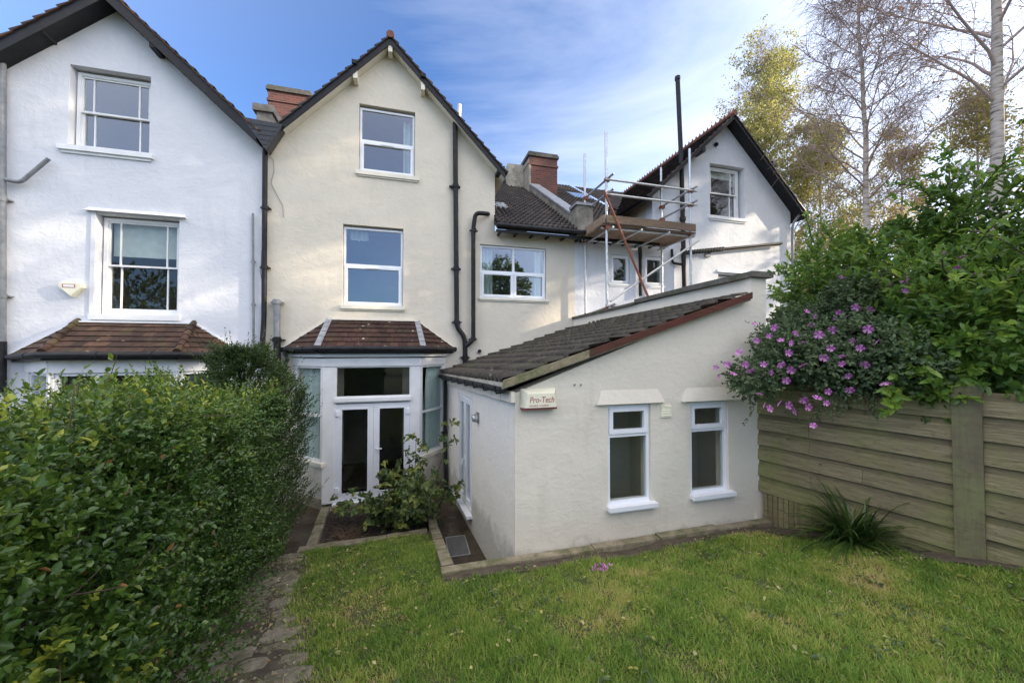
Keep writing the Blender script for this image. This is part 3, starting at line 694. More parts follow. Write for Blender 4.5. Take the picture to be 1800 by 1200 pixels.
pipe_run([z(6, 315), z(36, 321, .1), z(86, 279, .1)], .035, wh, 'grey_pipe', 'overflow_pipe')
pipe_run([z(444.5, 375, .06), z(446, 640, .06)], .022, wh, 'grey_pipe', 'overflow_pipe', [z(445, 460, .06), z(445, 535, .06)])
# parapet slates between the two gables
mb = MB()
VA, VB, VC = xz(424, 205, YA - .335), xz(497, 219, YA - .335), xz(467, 263, YA - .335)
mb.prism([VA, VC, VB], FA, .08, .335, r=.5)
for i in range(1, 6):
    t = i / 6; a, b = VA[0] + (VC[0] - VA[0]) * t + .02, VB[0] + (VC[0] - VB[0]) * t - .02; v = (VA[1] + VB[1]) / 2 + (VC[1] - (VA[1] + VB[1]) / 2) * t
    mb.fbox(FA, a, b, v, v + .07, .3352, .342)
mb.build('valley_slates', M['slate'], wh)
ab = thing('alarm_box', z(128, 512, .05), 'white pentagon burglar alarm box with red badge, beside the sash window', 'alarm box')
mb = MB(); a, b_ = xz(111, 497), xz(150, 500); cx = (a[0] + b_[0]) / 2; cz = a[1] - .10
P5 = [(a[0], a[1]), (b_[0], a[1]), (b_[0] + .02, a[1] - .09), (cx + .02, a[1] - .27), (a[0] - .01, a[1] - .07)]
mb.prism(P5, FA, .001, .09); P6 = [(cx + (u - cx) * .93, a[1] - .11 + (v - a[1] + .11) * .9) for u, v in P5]; mb.prism(P6, FA, .091, .11)
mb.build('case', M['alarm_cream'], ab)
mb = MB(); mb.fbox(FA, cx - .10, cx + .09, a[1] - .10, a[1] - .035, .1105, .114); mb.build('badge', M['red_ink'], ab)
mb = MB(); mb.fbox(FA, cx - .085, cx + .075, a[1] - .09, a[1] - .045, .1145, .1155); mb.build('badge_plate', M['alarm_white'], ab)

# ================================================================== cream house
ch = thing('terraced_house', (-.46, 9.0, 0), 'cream rendered gabled house in the middle with a glazed bay and French doors', 'house')
W = [(-1.14, .09, 7.24, 8.81), (-1.455, -.16, 4.14, 6.02), (1.65, 3.375, 4.47, 5.80)]
mb = MB(); mb.prism([(BD, 0), (4.17, 0), (4.17, 6.15), (2.02, 6.15), (2.02, 7.60), (-.467, 10.13), (BD, 7.45)], FA, -.3, 0, W + [(-1.9, .45, .0, 2.9)], r=.5)
mb.box(1.75, 2.02, 9.3, 14.5, 6.0, 7.6, .5)
mb.build('wall', M['cream_render'], ch)
crf = gable_roof(ch, (-.467, 10.135), (-2.98, 7.44), (2.02, 7.60), .25, 5.8, 'cream_trim', 'tile_main', .10, eo=(0, .2))
mb = MB()
for px, py, c in ((627, 138, 1), (743, 158, 1), (687, 93, 1)):
    p = at(px, py); mb = MB(); mb.fbox(FA, p.x - .045, p.x + .045, p.z - .17, p.z + .02, .0, .26); mb.build('purlin_end', M['cream_trim'], ch)
mb = MB()
for px, py in ((626, 128), (743, 150)):
    p = at(px, py); mb = MB(); mb.fbox(FA, p.x - .05, p.x + .05, p.z - .02, p.z + .06, .02, .33); mb.build('purlin_cap', M['black'], ch)
mb = MB()
q = at(872, 302); mb.fbox(FA, q.x - .02, q.x + .16, q.z - .14, q.z + .03, .0, .27); mb.build('purlin_cap', M['black'], ch)
casement(ch, FA, W[0][0] + .01, W[0][1] - .01, W[0][2] + .02, W[0][3] - .05, [8.00], 1, .07, 'glass_sky', (W[0][0] - .06, W[0][1] + .10, W[0][2] - .07, W[0][2] + .02, .06), opens=[(0, 0)])
w2 = casement(ch, FA, W[1][0] + .01, W[1][1] - .01, W[1][2] + .06, W[1][3] - .04, [5.12], 1, .07, 'glass_sky', (W[1][0] - .03, W[1][1] + .05, W[1][2] - .02, W[1][2] + .06, .06), opens=[(0, 0)])
w3 = casement(ch, FA, W[2][0] + .01, W[2][1] - .01, W[2][2] + .02, W[2][3] - .01, [5.14], 2, .05, 'glass_sky', (W[2][0] - .03, W[2][1] + .08, W[2][2] - .035, W[2][2] + .015, .05), opens=[(0, 0), (1, 0)])
wins = [o for o in ch.children if o.name.startswith('window')]
curtain(FA, -.18, .03, 7.32, 8.70, -.30, M['curtain'], wins[0], taper=.0); curtain(FA, -1.35, -.95, 5.75, 5.95, -.30, M['blind'], wins[1], 'blind')
curtain(FA, 1.74, 2.03, 4.5, 5.75, -.30, M['curtain'], wins[2]); curtain(FA, 3.15, 3.32, 4.5, 5.75, -.30, M['curtain'], wins[2])
# bay
P = [(-2.40, 9.0), (-1.69, 8.32), (.213, 8.32), (.80, 9.0)]
B = [frame2(P[i], P[i + 1]) for i in range(3)]
mb = MB()
for i in (0, 2):
    fr, ln = B[i]; mb = MB(); mb.fbox(fr, 0, ln - .0, .20, .86, -.14, 0); mb.build('bay_base', M['ext_render'], ch)
mb = MB()
for i in (0, 2): fr, ln = B[i]; mb = MB(); mb.fbox(fr, 0, ln, -.02, .20, -.14, .015); mb.build('plinth', M['kerb'], ch)
mb = MB()
for i in (0, 2):
    fr, ln = B[i]; mb = MB(); mb.fbox(fr, -.02, ln + .05, .86, .93, -.14, .06); mb.fbox(fr, -.0, ln + .03, .82, .861, -.14, .03); mb.build('sill', M['cream_trim'], ch)
mb = MB(); fr, ln = B[1]
for fr_, l_ in B: mb.fbox(fr_, -.01, l_ + .01, 2.87, 3.03, -.14, .02 + .002 * l_)
U = lambda px, py: at(px, py, 8.32).x - P[1][0]
uL, uR = U(587, 800), U(722, 800)
mb.fbox(fr, 0, uL, .10, 2.87, -.12, 0); mb.fbox(fr, uR, ln, .10, 2.87, -.12, 0)
mb.fbox(fr, uL, uR, 2.14, 2.21, -.12, .05)
for i in (0, 2):
    f_, l_ = B[i]; mb.fbox(f_, 0, .06, .93, 2.87, -.10, .001); mb.fbox(f_, l_ - .05, l_, .93, 2.87, -.10, .001)
mb.build('bay_frame', M['white_trim'], ch)
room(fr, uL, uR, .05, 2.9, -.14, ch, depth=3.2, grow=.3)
tw = MB(); ring(tw, fr, uL, uR, 2.21, 2.87, .035, -.09, -.02); two_ = tw.build('window', M['white_trim'], ch); panes(fr, [(uL + .03, uR - .03, 2.24, 2.84)], -.05, 'glass_dark', two_)
um = (uL + uR) / 2
for a, b, hs in ((uL + .03, um - .002, 1), (um + .002, uR - .03, 0)):
    d = MB(); ring(d, fr, a, b, .13, 2.09, .105, -.075, -.015, wb=.13); dd = d.build('french_door', M['upvc'], ch)
    d = MB(); ring(d, fr, a + .09, b - .09, .245, 2.0, .025, -.02, -.005); d.build('glazing_bead', M['upvc'], dd)
    panes(fr, [(a + .1, b - .1, .25, 1.99)], -.045, 'glass_dark', dd)
    h = MB()
    for zz in (.35, 1.9): uu = a + .03 if hs else b - .03; h2 = MB(); h2.fbox(fr, uu - .035, uu + .035, zz - .05, zz + .05, -.014, .02); h2.build('hinge', M['upvc'], dd)
    if not hs: h.fbox(fr, a + .035, a + .065, 1.0, 1.2, -.014, -.002); h.tube([fr(a + .05, 1.15, -.01), fr(a + .05, 1.15, .045), fr(a + .17, 1.15, .05)], .011, 8)
    if not hs: h.build('handle', M['upvc'], dd)
mb = MB(); ring(mb, fr, uL, uR, .09, 2.135, .028, -.10, -.012, wb=.045); mb.fbox(fr, uL - .02, uR + .02, .04, .09, -.10, .06); mb.build('door_frame', M['upvc'], ch)
mb = MB(); mb.fbox(fr, uL - .1, uR + .1, -.02, .04, -.1, .26); mb.build('doorstep', M['kerb'], ch)
for i, sgn in ((0, 1), (2, 0)):
    f_, l_ = B[i]; q = MB(); a, b = .06, l_ - .05; ring(q, f_, a, b, .93, 2.87, .045, -.07, -.01); q.fbox(f_, a + .04, b - .04, 1.83, 1.88, -.065, -.012)
    wn_ = q.build('window', M['white_trim'], ch); panes(f_, [(a + .04, b - .04, .97, 1.83), (a + .04, b - .04, 1.88, 2.83)], -.04, 'glass_mid', wn_)
    curtain(f_, a + .02 if sgn else a + .04, b - .05 if sgn else b - .02, .9, 2.85, -.13, M['curtain'], wn_, amp=.02, wl=.085, taper=(-.0 if sgn else .30))
    room(f_, a, b, .9, 2.85, -.15, wn_, depth=.5, grow=.04)
bay_roof(ch, (-2.61, 9.0, 3.24), (-1.76, 8.12, 3.26), (.275, 8.12, 3.26), (1.02, 9.0, 3.25), (-1.71, 9.0, 3.87), (.16, 9.0, 3.87), 'tile_bay', 'lead')
mb = MB(); fr, ln = frame2((-2.55, 9.0), (1.0, 9.0)); mb.add([(-2.5, 9, 3.06), (-1.74, 8.24, 3.06), (.26, 8.24, 3.06), (.9, 9, 3.06), (-2.5, 9, 3.12), (-1.74, 8.24, 3.12), (.26, 8.24, 3.12), (.9, 9, 3.12)], [(0, 1, 2, 3), (4, 5, 6, 7), (0, 1, 5, 4), (1, 2, 6, 5), (2, 3, 7, 6)], .5); mb.build('bay_soffit', M['white_trim'], ch)
# pipes on the cream house
pipe_run([z(466, 258), z(464, 560), z(459, 645)], .05, ch, 'pipe', 'downpipe', [z(466, 365), z(465, 470)], 'black downpipe on the boundary with the white house')
pipe_run([z(486.5, 526, .12), z(487, 596, .12)], .062, ch, 'grey_pipe', 'flue_pipe', [z(486.5, 531, .12)])
pipe_run([z(487, 592, .12), z(488, 690, .12)], .068, ch, 'pipe', 'flue_pipe', [z(487, 597, .12)])
pipe_run([z(500, 618, .18), z(506, 632, .18), z(499, 644, .14), z(488, 652, .13)], .035, ch)
pipe_run([z(800, 216), z(803, 575), z(817, 592), z(818.5, 655)], .06, ch, 'pipe', 'soil_pipe', [z(801, 327), z(802, 472), z(803, 566), z(818, 628)])
pipe_run([z(790, 328, .05), z(803, 330, .1)], .03, ch, 'pipe', 'overflow_pipe')
pipe_run([z(858, 376, .02), z(858, 376, .16), z(836, 374, .16), z(832, 400, .12), z(832, 597, .12), z(819, 608, .12)], .052, ch, 'pipe', 'soil_pipe', [z(833, 405, .12), z(832, 596, .12)])
mb = MB(); mb.tube([z(843, 617, 0), z(843, 617, .07)], .045, 12); mb.build('vent_outlet', M['pipe'], ch)
mb = MB(); mb.tube([z(x, y_, .02) for x, y_ in ((471, 268), (480, 280), (482, 300), (476, 322), (488, 345), (497, 362), (498, 382))], .006, 5); mb.build('cable', M['grey_pipe'], ch)
mb = MB(); mb.tube([z(464, 418, .03), z(460, 440, .03), (z(458, 480, .03)), z(463, 510, .03)], .006, 5); mb.build('cable', M['grey_pipe'], ch)
# main roof over the middle, parapet, chimneys
MS = .657; mz = lambda Y: 6.22 + MS * (Y - 8.62)
def main_roof(root, xa, xb, ya=8.62, yb=14.7):
    mb = MB(); tiles(mb, (xa, ya, mz(ya)), (xb, ya, mz(ya)), (xa, yb, mz(yb)), (xb, yb, mz(yb)), int((yb - ya) * 1.2 / .23), .27, kind='roman', lift=.055, jitter=.01)
    rf = mb.build('main_roof', M['tile_main'], root); m2 = MB()
    m2.box8([(xa, ya, mz(ya) - .14), (xb, ya, mz(ya) - .14), (xb, yb, mz(yb) - .14), (xa, yb, mz(yb) - .14), (xa, ya, mz(ya) - .03), (xb, ya, mz(ya) - .03), (xb, yb, mz(yb) - .03), (xa, yb, mz(yb) - .03)])
    m2.build('roof_boards', M['black'], rf); return rf
def eaves(root, xa, xb, rf):
    mb = MB(); mb.tube([(xa, 8.56, mz(8.62) - .05), (xb, 8.56, mz(8.62) - .05)], .055, 10); mb.build('gutter', M['pipe'], rf)
    mb = MB(); mb.box(xa, xb, 8.62, 8.66, mz(8.62) - .2, mz(8.62) - .145); x = xa + .1
    while x < xb: mb.box(x, x + .05, 8.66, 9.0, mz(8.62) - .19, mz(8.62) - .145); x += .42
    mb.build('rafter_ends', M['black'], rf)
mrf = main_roof(ch, 2.0, 4.06); eaves(ch, 1.97, 4.2, mrf)
p = at(885, 327, 10.4)
mb = MB(); y0 = 9.9; mb.box8([(2.25, y0, mz(y0) + .03), (2.6, y0, mz(y0) + .03), (2.6, y0 + .4, mz(y0 + .4) + .03), (2.25, y0 + .4, mz(y0 + .4) + .03), (2.25, y0, mz(y0) + .09), (2.6, y0, mz(y0) + .09), (2.6, y0 + .4, mz(y0 + .4) + .09), (2.25, y0 + .4, mz(y0 + .4) + .09)]); mb.build('roof_light', M['lead'], mrf)
mb = MB()   # parapet along the party line
def slope_box(mb, xa, xb, ya, yb, lo, hi, r=.5): return mb.box8([(xa, ya, mz(ya) + lo), (xb, ya, mz(ya) + lo), (xb, yb, mz(yb) + lo), (xa, yb, mz(yb) + lo), (xa, ya, mz(ya) + hi), (xb, ya, mz(ya) + hi), (xb, yb, mz(yb) + hi), (xa, yb, mz(yb) + hi)], r)
slope_box(mb, 4.08, 4.34, 9.1, 12.5, -.3, .30); mb.box(4.06, 4.50, 8.60, 9.12, mz(8.6) - .1, mz(9.1) + .33)
pw = mb.build('parapet', M['stack_render'], mrf)
mb = MB(); slope_box(mb, 4.03, 4.39, 9.0, 12.5, .302, .36); mb.box(4.02, 4.54, 8.56, 9.0, mz(9.1) + .332, mz(9.1) + .40); mb.build('coping', M['lead'], pw)
def stack(name, x0, x1, y0, y1, zb, zt, root, pots, left_render=True, label=None):
    mb = MB(); mb.box(x0, x1, y0, y1, zb, zt); mb.box(x0 - .03, x1 + .03, y0 - .03, y1 + .03, zt - .32, zt - .25); ck = mb.build('chimney', M['brick'], root)
    if label: ck['label'] = label
    mb = MB(); mb.box(x0 - .05, x1 + .05, y0 - .05, y1 + .05, zt + .001, zt + .09); mb.box(x0 - .02, x1 + .02, y0 - .02, y1 + .02, zt + .091, zt + .16); mb.build('chimney_cap', M['coping'], ck)
    if left_render: mb = MB(); mb.box(x0 - .025, x0 - .002, y0, y1, zb, zt - .1); mb.box(x0 - .02, x0 + .06, y0 - .018, y0 - .002, zb, zt - .3); mb.build('render_face', M['stack_render'], ck)
    for i in range(pots):
        m_ = MB(); px_ = x0 + (x1 - x0) * (i + .5) / pots; m_.tube([(px_, (y0 + y1) / 2, zt + .15), (px_, (y0 + y1) / 2, zt + .32), (px_, (y0 + y1) / 2, zt + .36)], [.12, .10, .12], 12); m_.build('chimney_pot', M['pot'], ck)
    return ck
stack('chimney', 4.02, 5.08, 12.4, 13.5, 8.0, 10.05, mrf, 0, label='brick stack on the party wall beside the dark tiled roof')
stack('chimney', -4.12, -2.98, 12.5, 13.4, 7.2, 10.95, crf, 2, False, label='brick stack with white pots behind the valley')
mb = MB(); a, b = xz(451, 190, 11.2), xz(478, 212, 11.2); mb.box(a[0], b[0], 11.2, 11.8, 7.5, a[1] - .08); mb.box(a[0] - .08, b[0] + .05, 11.14, 11.86, a[1] - .079, a[1] + .10); mb.build('parapet_stack', M['stack_render'], crf)
mb = MB(); a = at(805, 206, 10.2); mb.tube([a + Vector((0, 0, -1.2)), at(808, 184, 10.2)], .055, 10); mb.build('flue_terminal', M['pot'], crf)
mb = MB(); a = at(893, 300, 13.0); b = at(917, 290, 13.0); mb.box(a.x, b.x + .2, 13, 13.3, 7.5, b.z); mb.build('pale_upstand', M['cement'], mrf)

# ================================================================== right white house
rh = thing('terraced_house', (8.0, 9.0, 0), 'white rendered gabled house on the right behind the scaffolding', 'house')
W = [(8.52, 9.80, 7.13, 8.73), (5.22, 5.81, 4.99, 5.80), (6.27, 6.90, 4.99, 5.82), (at(1262, 455).x, at(1310, 457).x, 3.9, 5.46)]
mb = MB(); mb.prism([(4.17, 0), (11.6, 0), (11.6, 7.55), (9.112, 9.97), (6.55, 7.62), (6.55, 6.15), (4.17, 6.15)], FA, -.3, 0, W, r=.5)
mb.box(11.3, 11.6, 9.3, 15, 0, 7.5, .5); mb.box(4.6, 7.0, 6.4, 8.98, 0, 3.8, .5)
mb.build('wall', M['white_render'], rh)
mb = MB(); mb.box(6.55, 6.8, 9.3, 13.2, 6.0, 7.60); mb.build('flank_wall', M['cream_render'], rh)
mb = MB(); lintel(mb, FA, W[3][0] - .05, W[3][1] + .42, 5.50, 5.60, .02, .05); mb.build('window_hood', M['white_render'], rh)
rrf = gable_roof(rh, (9.112, 9.972), (6.55, 7.60), (11.6, 7.55), .30, 5.8, 'black', 'tile_main', .07, ridge='crest', eo=(.36, .28))
mb = MB()
for px, py in ((1222, 272), (1344, 296)):
    p = at(px, py); mb = MB(); mb.fbox(FA, p.x - .06, p.x + .06, p.z - .07, p.z + .07, 0, .34); mb.build('purlin_end', M['black'], rh)
mb = MB(); mb.tube([at(1259, 254, 8.99), at(1259, 254, 8.94)], .06, 14); mb.build('vent_outlet', M['pipe'], rh)
mb = MB(); a = at(1242, 448); mb.fbox(FA, a.x - .09, a.x + .09, a.z - .07, a.z + .07, .001, .06); mb.build('vent_outlet', M['grey_pipe'], rh)
sash(rh, FA, W[0][0] + .02, W[0][1] - .1, W[0][2] + .02, W[0][3] - .04, 7.93, bars=(.1, .80), rev=.14, glassm='glass_mid', sill=(W[0][0] - .08, W[0][1] + .05, W[0][2] - .06, W[0][2] + .02, .06), blind=8.45)
for w_ in W[1:3]: casement(rh, FA, w_[0] + .01, w_[1] - .01, w_[2] + .01, w_[3] - .01, [], 1, .03, 'glass_mid', (w_[0] - .05, w_[1] + .05, w_[2] - .04, w_[2] + .01, .03), 'white_trim', opens=[(0, 0)], vent_row=None, interior='ext_room')
sash(rh, FA, W[3][0] + .02, W[3][1] - .02, W[3][2] + .02, W[3][3] - .04, 4.9, bars=(.15, .8), rev=.14, glassm='glass_mid', blind=5.2)
mr2 = main_roof(rh, 4.4, 6.52); eaves(rh, 4.2, 6.5, mr2)
mb = MB(); ya = 9.3; tiles(mb, (6.82, ya, mz(ya)), (9.1, ya, mz(ya)), (6.82, 14.7, mz(14.7)), (9.1, 14.7, mz(14.7)), 38, .27, kind='roman', lift=.03); mb.build('main_roof', M['tile_main'], rh)
mb = MB(); y0 = 12.2; xx = at(1003, 340, y0).x + .55
slope_box(mb, xx - .4, xx + .4, y0, y0 + .85, .03, .10); sk = mb.build('roof_light', M['slate'], mr2)
mb = MB(); slope_box(mb, xx - .33, xx + .33, y0 + .08, y0 + .77, .101, .106); mb.build('pane', M['glass_sky'], sk)
mb = MB(); mb.tube([at(1191, 136, 8.87), at(1198, 296, 8.87), at(1203, 505, 8.87)], .062, 12); mb.tube([at(1191, 135, 8.87), at(1191, 141, 8.87)], .075, 12)
for py in (385, 440, 415): c = at(1200 + (py - 385) * .03, py, 8.87); mb.tube([c - Vector((0, 0, .05)), c + Vector((0, 0, .05))], .085, 12)
mb.build('soil_stack', M['pipe'], rh)['label'] = 'tall black vent pipe rising past the eaves'
pipe_run([z(1181, 438, .06), z(1182, 462, .06), z(1200, 465, .08)], .035, rh)
pipe_run([z(1124, 432, .2), z(1126, 446, .08), z(1126, 520, .08)], .05, rh)
pipe_run([at(1409, 374, 8.8), at(1397, 388, 8.9), at(1393, 398, 8.92), at(1394, 640, 8.92)], .042, rh, 'grey_pipe', 'downpipe')
mb = MB(); mb.tube([z(1204, 444, .12), z(1374, 427.5, .12)], .04, 8)
for i in range(14): a = z(1206 + i * 5, 444 - i * .5, .13); mb.box(a.x - .02, a.x + .02, a.y - .03, a.y + .03, a.z - .05, a.z + .06)
mb.bar(z(1206, 447, .1), z(1372, 431, .1), .03, .03); mb.build('old_gutter', M['pipe'], rh)

# ================================================================== lean-to extension
ex = thing('extension', (3.2, 6.5, 0), 'cream single storey lean-to extension with a sloping tiled roof and high party wall', 'extension')
YE = 4.492; E0 = Vector((1.266, YE, 0)); E1 = Vector((.84, 9.0, 0))
FE = frame((0, YE, 0), (1, 0, 0), (0, -1, 0))
ue = (E1 - E0).normalized(); FS = frame(E0, ue, (-ue.y, ue.x, 0)); SL = (E1 - E0).length
def side(px, py):
    d = ray(px, py); n = Vector((-ue.y, ue.x, 0)); t = (E0 - EYE).dot(n) / d.dot(n); p = EYE + d * t; return ((p - E0).dot(ue), p.z)
xe = lambda px, py: xz(px, py, YE)
wa0, wa1 = xe(1068, 712), xe(1145, 881); wb0, wb1 = xe(1213, 706.5), xe(1281.5, 862)
HA = (wa0[0], wa1[0], wa1[1], wa0[1]); HB = (wb0[0], wb1[0], wb1[1], wb0[1])
mb = MB(); mb.prism([(1.266, -.05), (5.17, -.05), (5.28, 4.30), (4.985, 4.30), (4.985, 4.045), (1.266, 2.665)], FE, -.24, 0, [HA, HB], r=.5)
wl = mb.build('wall', M['ext_render'], ex)
su0, sv1 = side(829, 700); su1, _ = side(806, 694); _, svb = side(829, 905)
HD = (min(su0, su1), max(su0, su1), max(.12, svb), sv1)
mb = MB(); mb.prism([(.242, -.05), (SL - .01, -.05), (SL - .01, 2.52), (.242, 2.56)], FS, -.2, -.002, [HD], r=.5)
mb.fbox(FS, 0.0, .24, -.05, 2.56, -.05, -.003)
mb.build('side_wall', M['pale_render'], ex)
mb = MB(); mb.box8([(4.985, YE + .24, 0), (5.275, YE + .24, 0), (4.42, 8.99, 0), (4.12, 8.99, 0), (4.985, YE + .24, 4.30), (5.275, YE + .24, 4.30), (4.42, 8.99, 4.0), (4.12, 8.99, 4.0)]); mb.build('party_wall', M['ext_render'], ex)
mb = MB()
def cop(ya, yb, za, zb, th):
    f = lambda y_: (y_ - YE) / (8.99 - YE); xl = lambda y_: 4.985 + (4.12 - 4.985) * f(y_) - .05; xr = lambda y_: 5.285 + (4.42 - 5.285) * f(y_) + .06
    mb.box8([(xl(ya), ya, za), (xr(ya), ya, za), (xr(yb), yb, zb), (xl(yb), yb, zb), (xl(ya), ya, za + th), (xr(ya), ya, za + th), (xr(yb), yb, zb + th), (xl(yb), yb, zb + th)])
cop(4.43, 5.6, 4.303, 4.245, .085); cop(5.605, 6.8, 4.244, 4.17, .08); cop(6.805, 7.9, 4.15, 4.075, .05); cop(7.905, 8.98, 4.075, 4.003, .055)
mb.build('coping', M['coping'], ex)
RA, RB, RC, RD = at(884, 671, 4.40), at(774, 655, 8.99), at(1320, 516, 4.40), at(1007, 578, 8.99)
mb = MB(); tiles(mb, RA, RB, RC, RD, 13, .17, kind='roman', rolls=1, lift=.045, jitter=.006); rf = mb.build('roof', M['tile_ext'], ex)
mb = MB(); dn = Vector((0, 0, -.10)); mb.box8([RA + dn * .9, RB + dn * .9, RD + dn, RC + dn, RA - Vector((0, 0, .012)), RB - Vector((0, 0, .012)), RD - Vector((0, 0, .012)), RC - Vector((0, 0, .012))]); mb.build('roof_boards', M['cement'], rf)
sp_ = RA.lerp(RC, .30); o_ = Vector((0, -.03, 0))
for a, b, m_, lb in ((RA, sp_, 'barge_mossy', 'mossy lower verge board'), (sp_, RC, 'red_timber', 'red painted upper verge board')):
    mb = MB(); lo = Vector((0, 0, -.075)); hi = Vector((0, 0, .02)); mb.box8([a + o_ + lo, b + o_ + lo, b + lo, a + lo, a + o_ + hi, b + o_ + hi, b + hi, a + hi]); mb.build('verge_board', M[m_], rf)['label'] = lb
mb = MB(); g0 = RA + Vector((.02, .06, -.10)); g1 = RB + Vector((.0, -.02, -.08)); mb.tube([g0, g1], .045, 10)
for i in range(8): c = g0.lerp(g1, i / 8 + .04); mb.tube([c + Vector((-.05, 0, .03)), c + Vector((-.03, 0, -.06)), c + Vector((.06, 0, -.05))], .012, 6)
mb.build('gutter', M['pipe'], rf)
mb = MB(); 
for i in range(11): t0_ = i / 11; c = RA.lerp(RB, t0_ + .002) + Vector((.13, 0, -.19)); d_ = RA.lerp(RB, t0_ + .089) + Vector((.13, 0, -.19)); mb.bar(c, d_, .05, .13 + .01 * (i % 2), r=random.random())
mb.build('eaves_mortar', M['ext_render'], rf)
c0, c1 = side(779, 664), side(788, 858)
pipe_run([FS(SL - .25, 2.50, .07), FS(SL - .25, 1.2, .07), FS(SL - .45, .05, .07)], .045, ex, 'pipe', 'downpipe', [FS(SL - .25, 1.3, .07)])
for H_, (tx, ty), mid in ((HA, (1047, 1165), 764), (HB, (1197.7, 1303), 754)):
    zm = xe((tx + ty) / 2, mid)[1]; a, b, c, e = H_
    wv = casement(ex, FE, a + .004, b - .004, c + .005, e - .01, [zm], 1, .035, 'glass_dark', (a - .02, b + .05, c - .045, c + .01, .09), 'upvc', opens=[(0, 1)], interior='ext_room', depth=.9, vent_row=None)
    q0 = xe(tx, 709); q1 = xe(ty, 705); m2 = MB(); lintel(m2, FE, q0[0], q1[0], e + .015, e + .20, .08, .05); m2.build('window_hood', M['ext_render'], ex)
a, b = xe(1161, 733), xe(1179, 712.5); mb = MB(); ring(mb, FE, a[0], b[0], a[1], b[1], .012, .001, .02); mb.fbox(FE, a[0] + .01, b[0] - .01, a[1] + .01, b[1] - .01, .001, .006)
for i in range(4): v = a[1] + .02 + i * .035; mb.add([FE(a[0] + .012, v, .02), FE(b[0] - .012, v, .02), FE(b[0] - .012, v + .028, .006), FE(a[0] + .012, v + .028, .006)], [(0, 1, 2, 3)], .5)
mb.build('air_vent', M['alarm_cream'], ex)
a, b, c, e = HD; fd = MB(); ring(fd, FS, a + .003, b - .003, c, e - .003, .05, -.09, -.02); mid = (a + b) / 2
fr_ = fd.build('door_frame', M['upvc'], ex)
for p0, p1 in ((a + .055, mid - .003), (mid + .003, b - .055)):
    d = MB(); ring(d, FS, p0, p1, c + .055, e - .055, .09, -.08, -.005); dd = d.build('french_door', M['upvc'], ex); panes(FS, [(p0 + .085, p1 - .085, c + .14, e - .14)], -.04, 'glass_mid', dd)
h = MB(); h.tube([FS(mid - .04, 1.15, -.005), FS(mid - .04, 1.15, .05), FS(mid - .04, 1.04, .055)], .011, 8); h.fbox(FS, mid - .06, mid - .02, 1.0, 1.22, -.004, .006); h.build('handle', M['upvc'], dd)
mb = MB(); mb.fbox(FS, a - .06, b + .06, c - .05, c - .001, -.1, .10); mb.build('threshold', M['upvc'], ex)
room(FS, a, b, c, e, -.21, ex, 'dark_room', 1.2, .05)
for px in (1010, 1021): mb = MB(); q = at(px, 676, YE - .004); mb.tube([q, q - Vector((0, .012, 0))], .012, 8); mb.build('screw_plug', M['grey_pipe'], ex)
# alarm box with lettering
a, b = xe(914, 683), xe(975, 713); A0, A1, Z1, Z0 = a[0], b[0], a[1], b[1]
al = thing('alarm_box', (A0, YE, Z0), 'cream bell box lettered Pro-Tech on the corner of the extension', 'alarm box')
mb = MB(); mb.fbox(FE, A0, A1, Z0 + .0, Z1, .001, .02); c_ = [FE(A0, Z0, .02), FE(A1, Z0, .02), FE(A1 - .0, Z1, .02), FE(A0, Z1, .02), FE(A0 + .05, Z0 + .0, .10), FE(A1 - .02, Z0 + .0, .10), FE(A1 - .04, Z1 - .055, .10), FE(A0 + .07, Z1 - .055, .10)]
mb.add(c_, [(4, 5, 6, 7), (0, 1, 5, 4), (1, 2, 6, 5), (2, 3, 7, 6), (3, 0, 4, 7)], .5); mb.build('case', M['alarm_cream'], al)
mb = MB(); mb.fbox(FE, A0 + .005, A1 - .005, Z0 - .025, Z0 - .001, .002, .09); mb.build('base', M['maroon'], al)
def text(body, size, loc, mat, parent, name, xs=1.0, shear=.2):
    cu = bpy.data.curves.new(name, 'FONT'); cu.body = body; cu.size = size; cu.shear = shear; cu.extrude = .0008
    t = bpy.data.objects.new(name, cu); COL.objects.link(t); dg = bpy.context.evaluated_depsgraph_get(); me = bpy.data.meshes.new_from_object(t.evaluated_get(dg)); bpy.data.objects.remove(t)
    me.transform(Matrix.Diagonal((xs, 1, 1, 1))); me.transform(Matrix.Rotation(R(90), 4, 'X')); o = bpy.data.objects.new(name, me); COL.objects.link(o); me.materials.clear(); me.materials.append(mat)
    o.parent = parent; o.location = Vector(loc) - parent.location; return o
text('Pro-Tech', .105, (A0 + .09, YE - .103, Z0 + .065), M['red_ink'], al, 'lettering', .82)
text('SECURITY SYSTEMS', .026, (A0 + .09, YE - .103, Z0 + .018), M['red_ink'], al, 'small_lettering', 1.15, 0)
u_, v_ = side(841, 734); sl_ = thing('outdoor_lamp', FS(u_, v_, .05), 'small grey bulkhead lamp on the side wall of the extension', 'lamp')
mb = MB(); mb.fbox(FS, u_ - .05, u_ + .07, v_ - .08, v_ + .09, .001, .025); mb.build('back_plate', M['grey_pipe'], sl_)
mb = MB(); mb.tube([FS(u_, v_, .03), FS(u_, v_, .06), FS(u_, v_, .11)], [.065, .07, .05], 10); mb.build('lens', M['galv'], sl_)
dc = thing('drain_cover', (.85, 6.3, 0), 'rectangular metal inspection cover set in the side passage paving', 'drain cover')
mb = MB(); mb.box(.62, .92, 5.9, 6.5, .004, .012); mb.build('plate', M['metal_cover'], dc); mb = MB(); ring(mb, frame((.6, 5.88, .0), (1, 0, 0), (0, 0, 1)), 0, .34, 0, .0, .01, 0, .01)
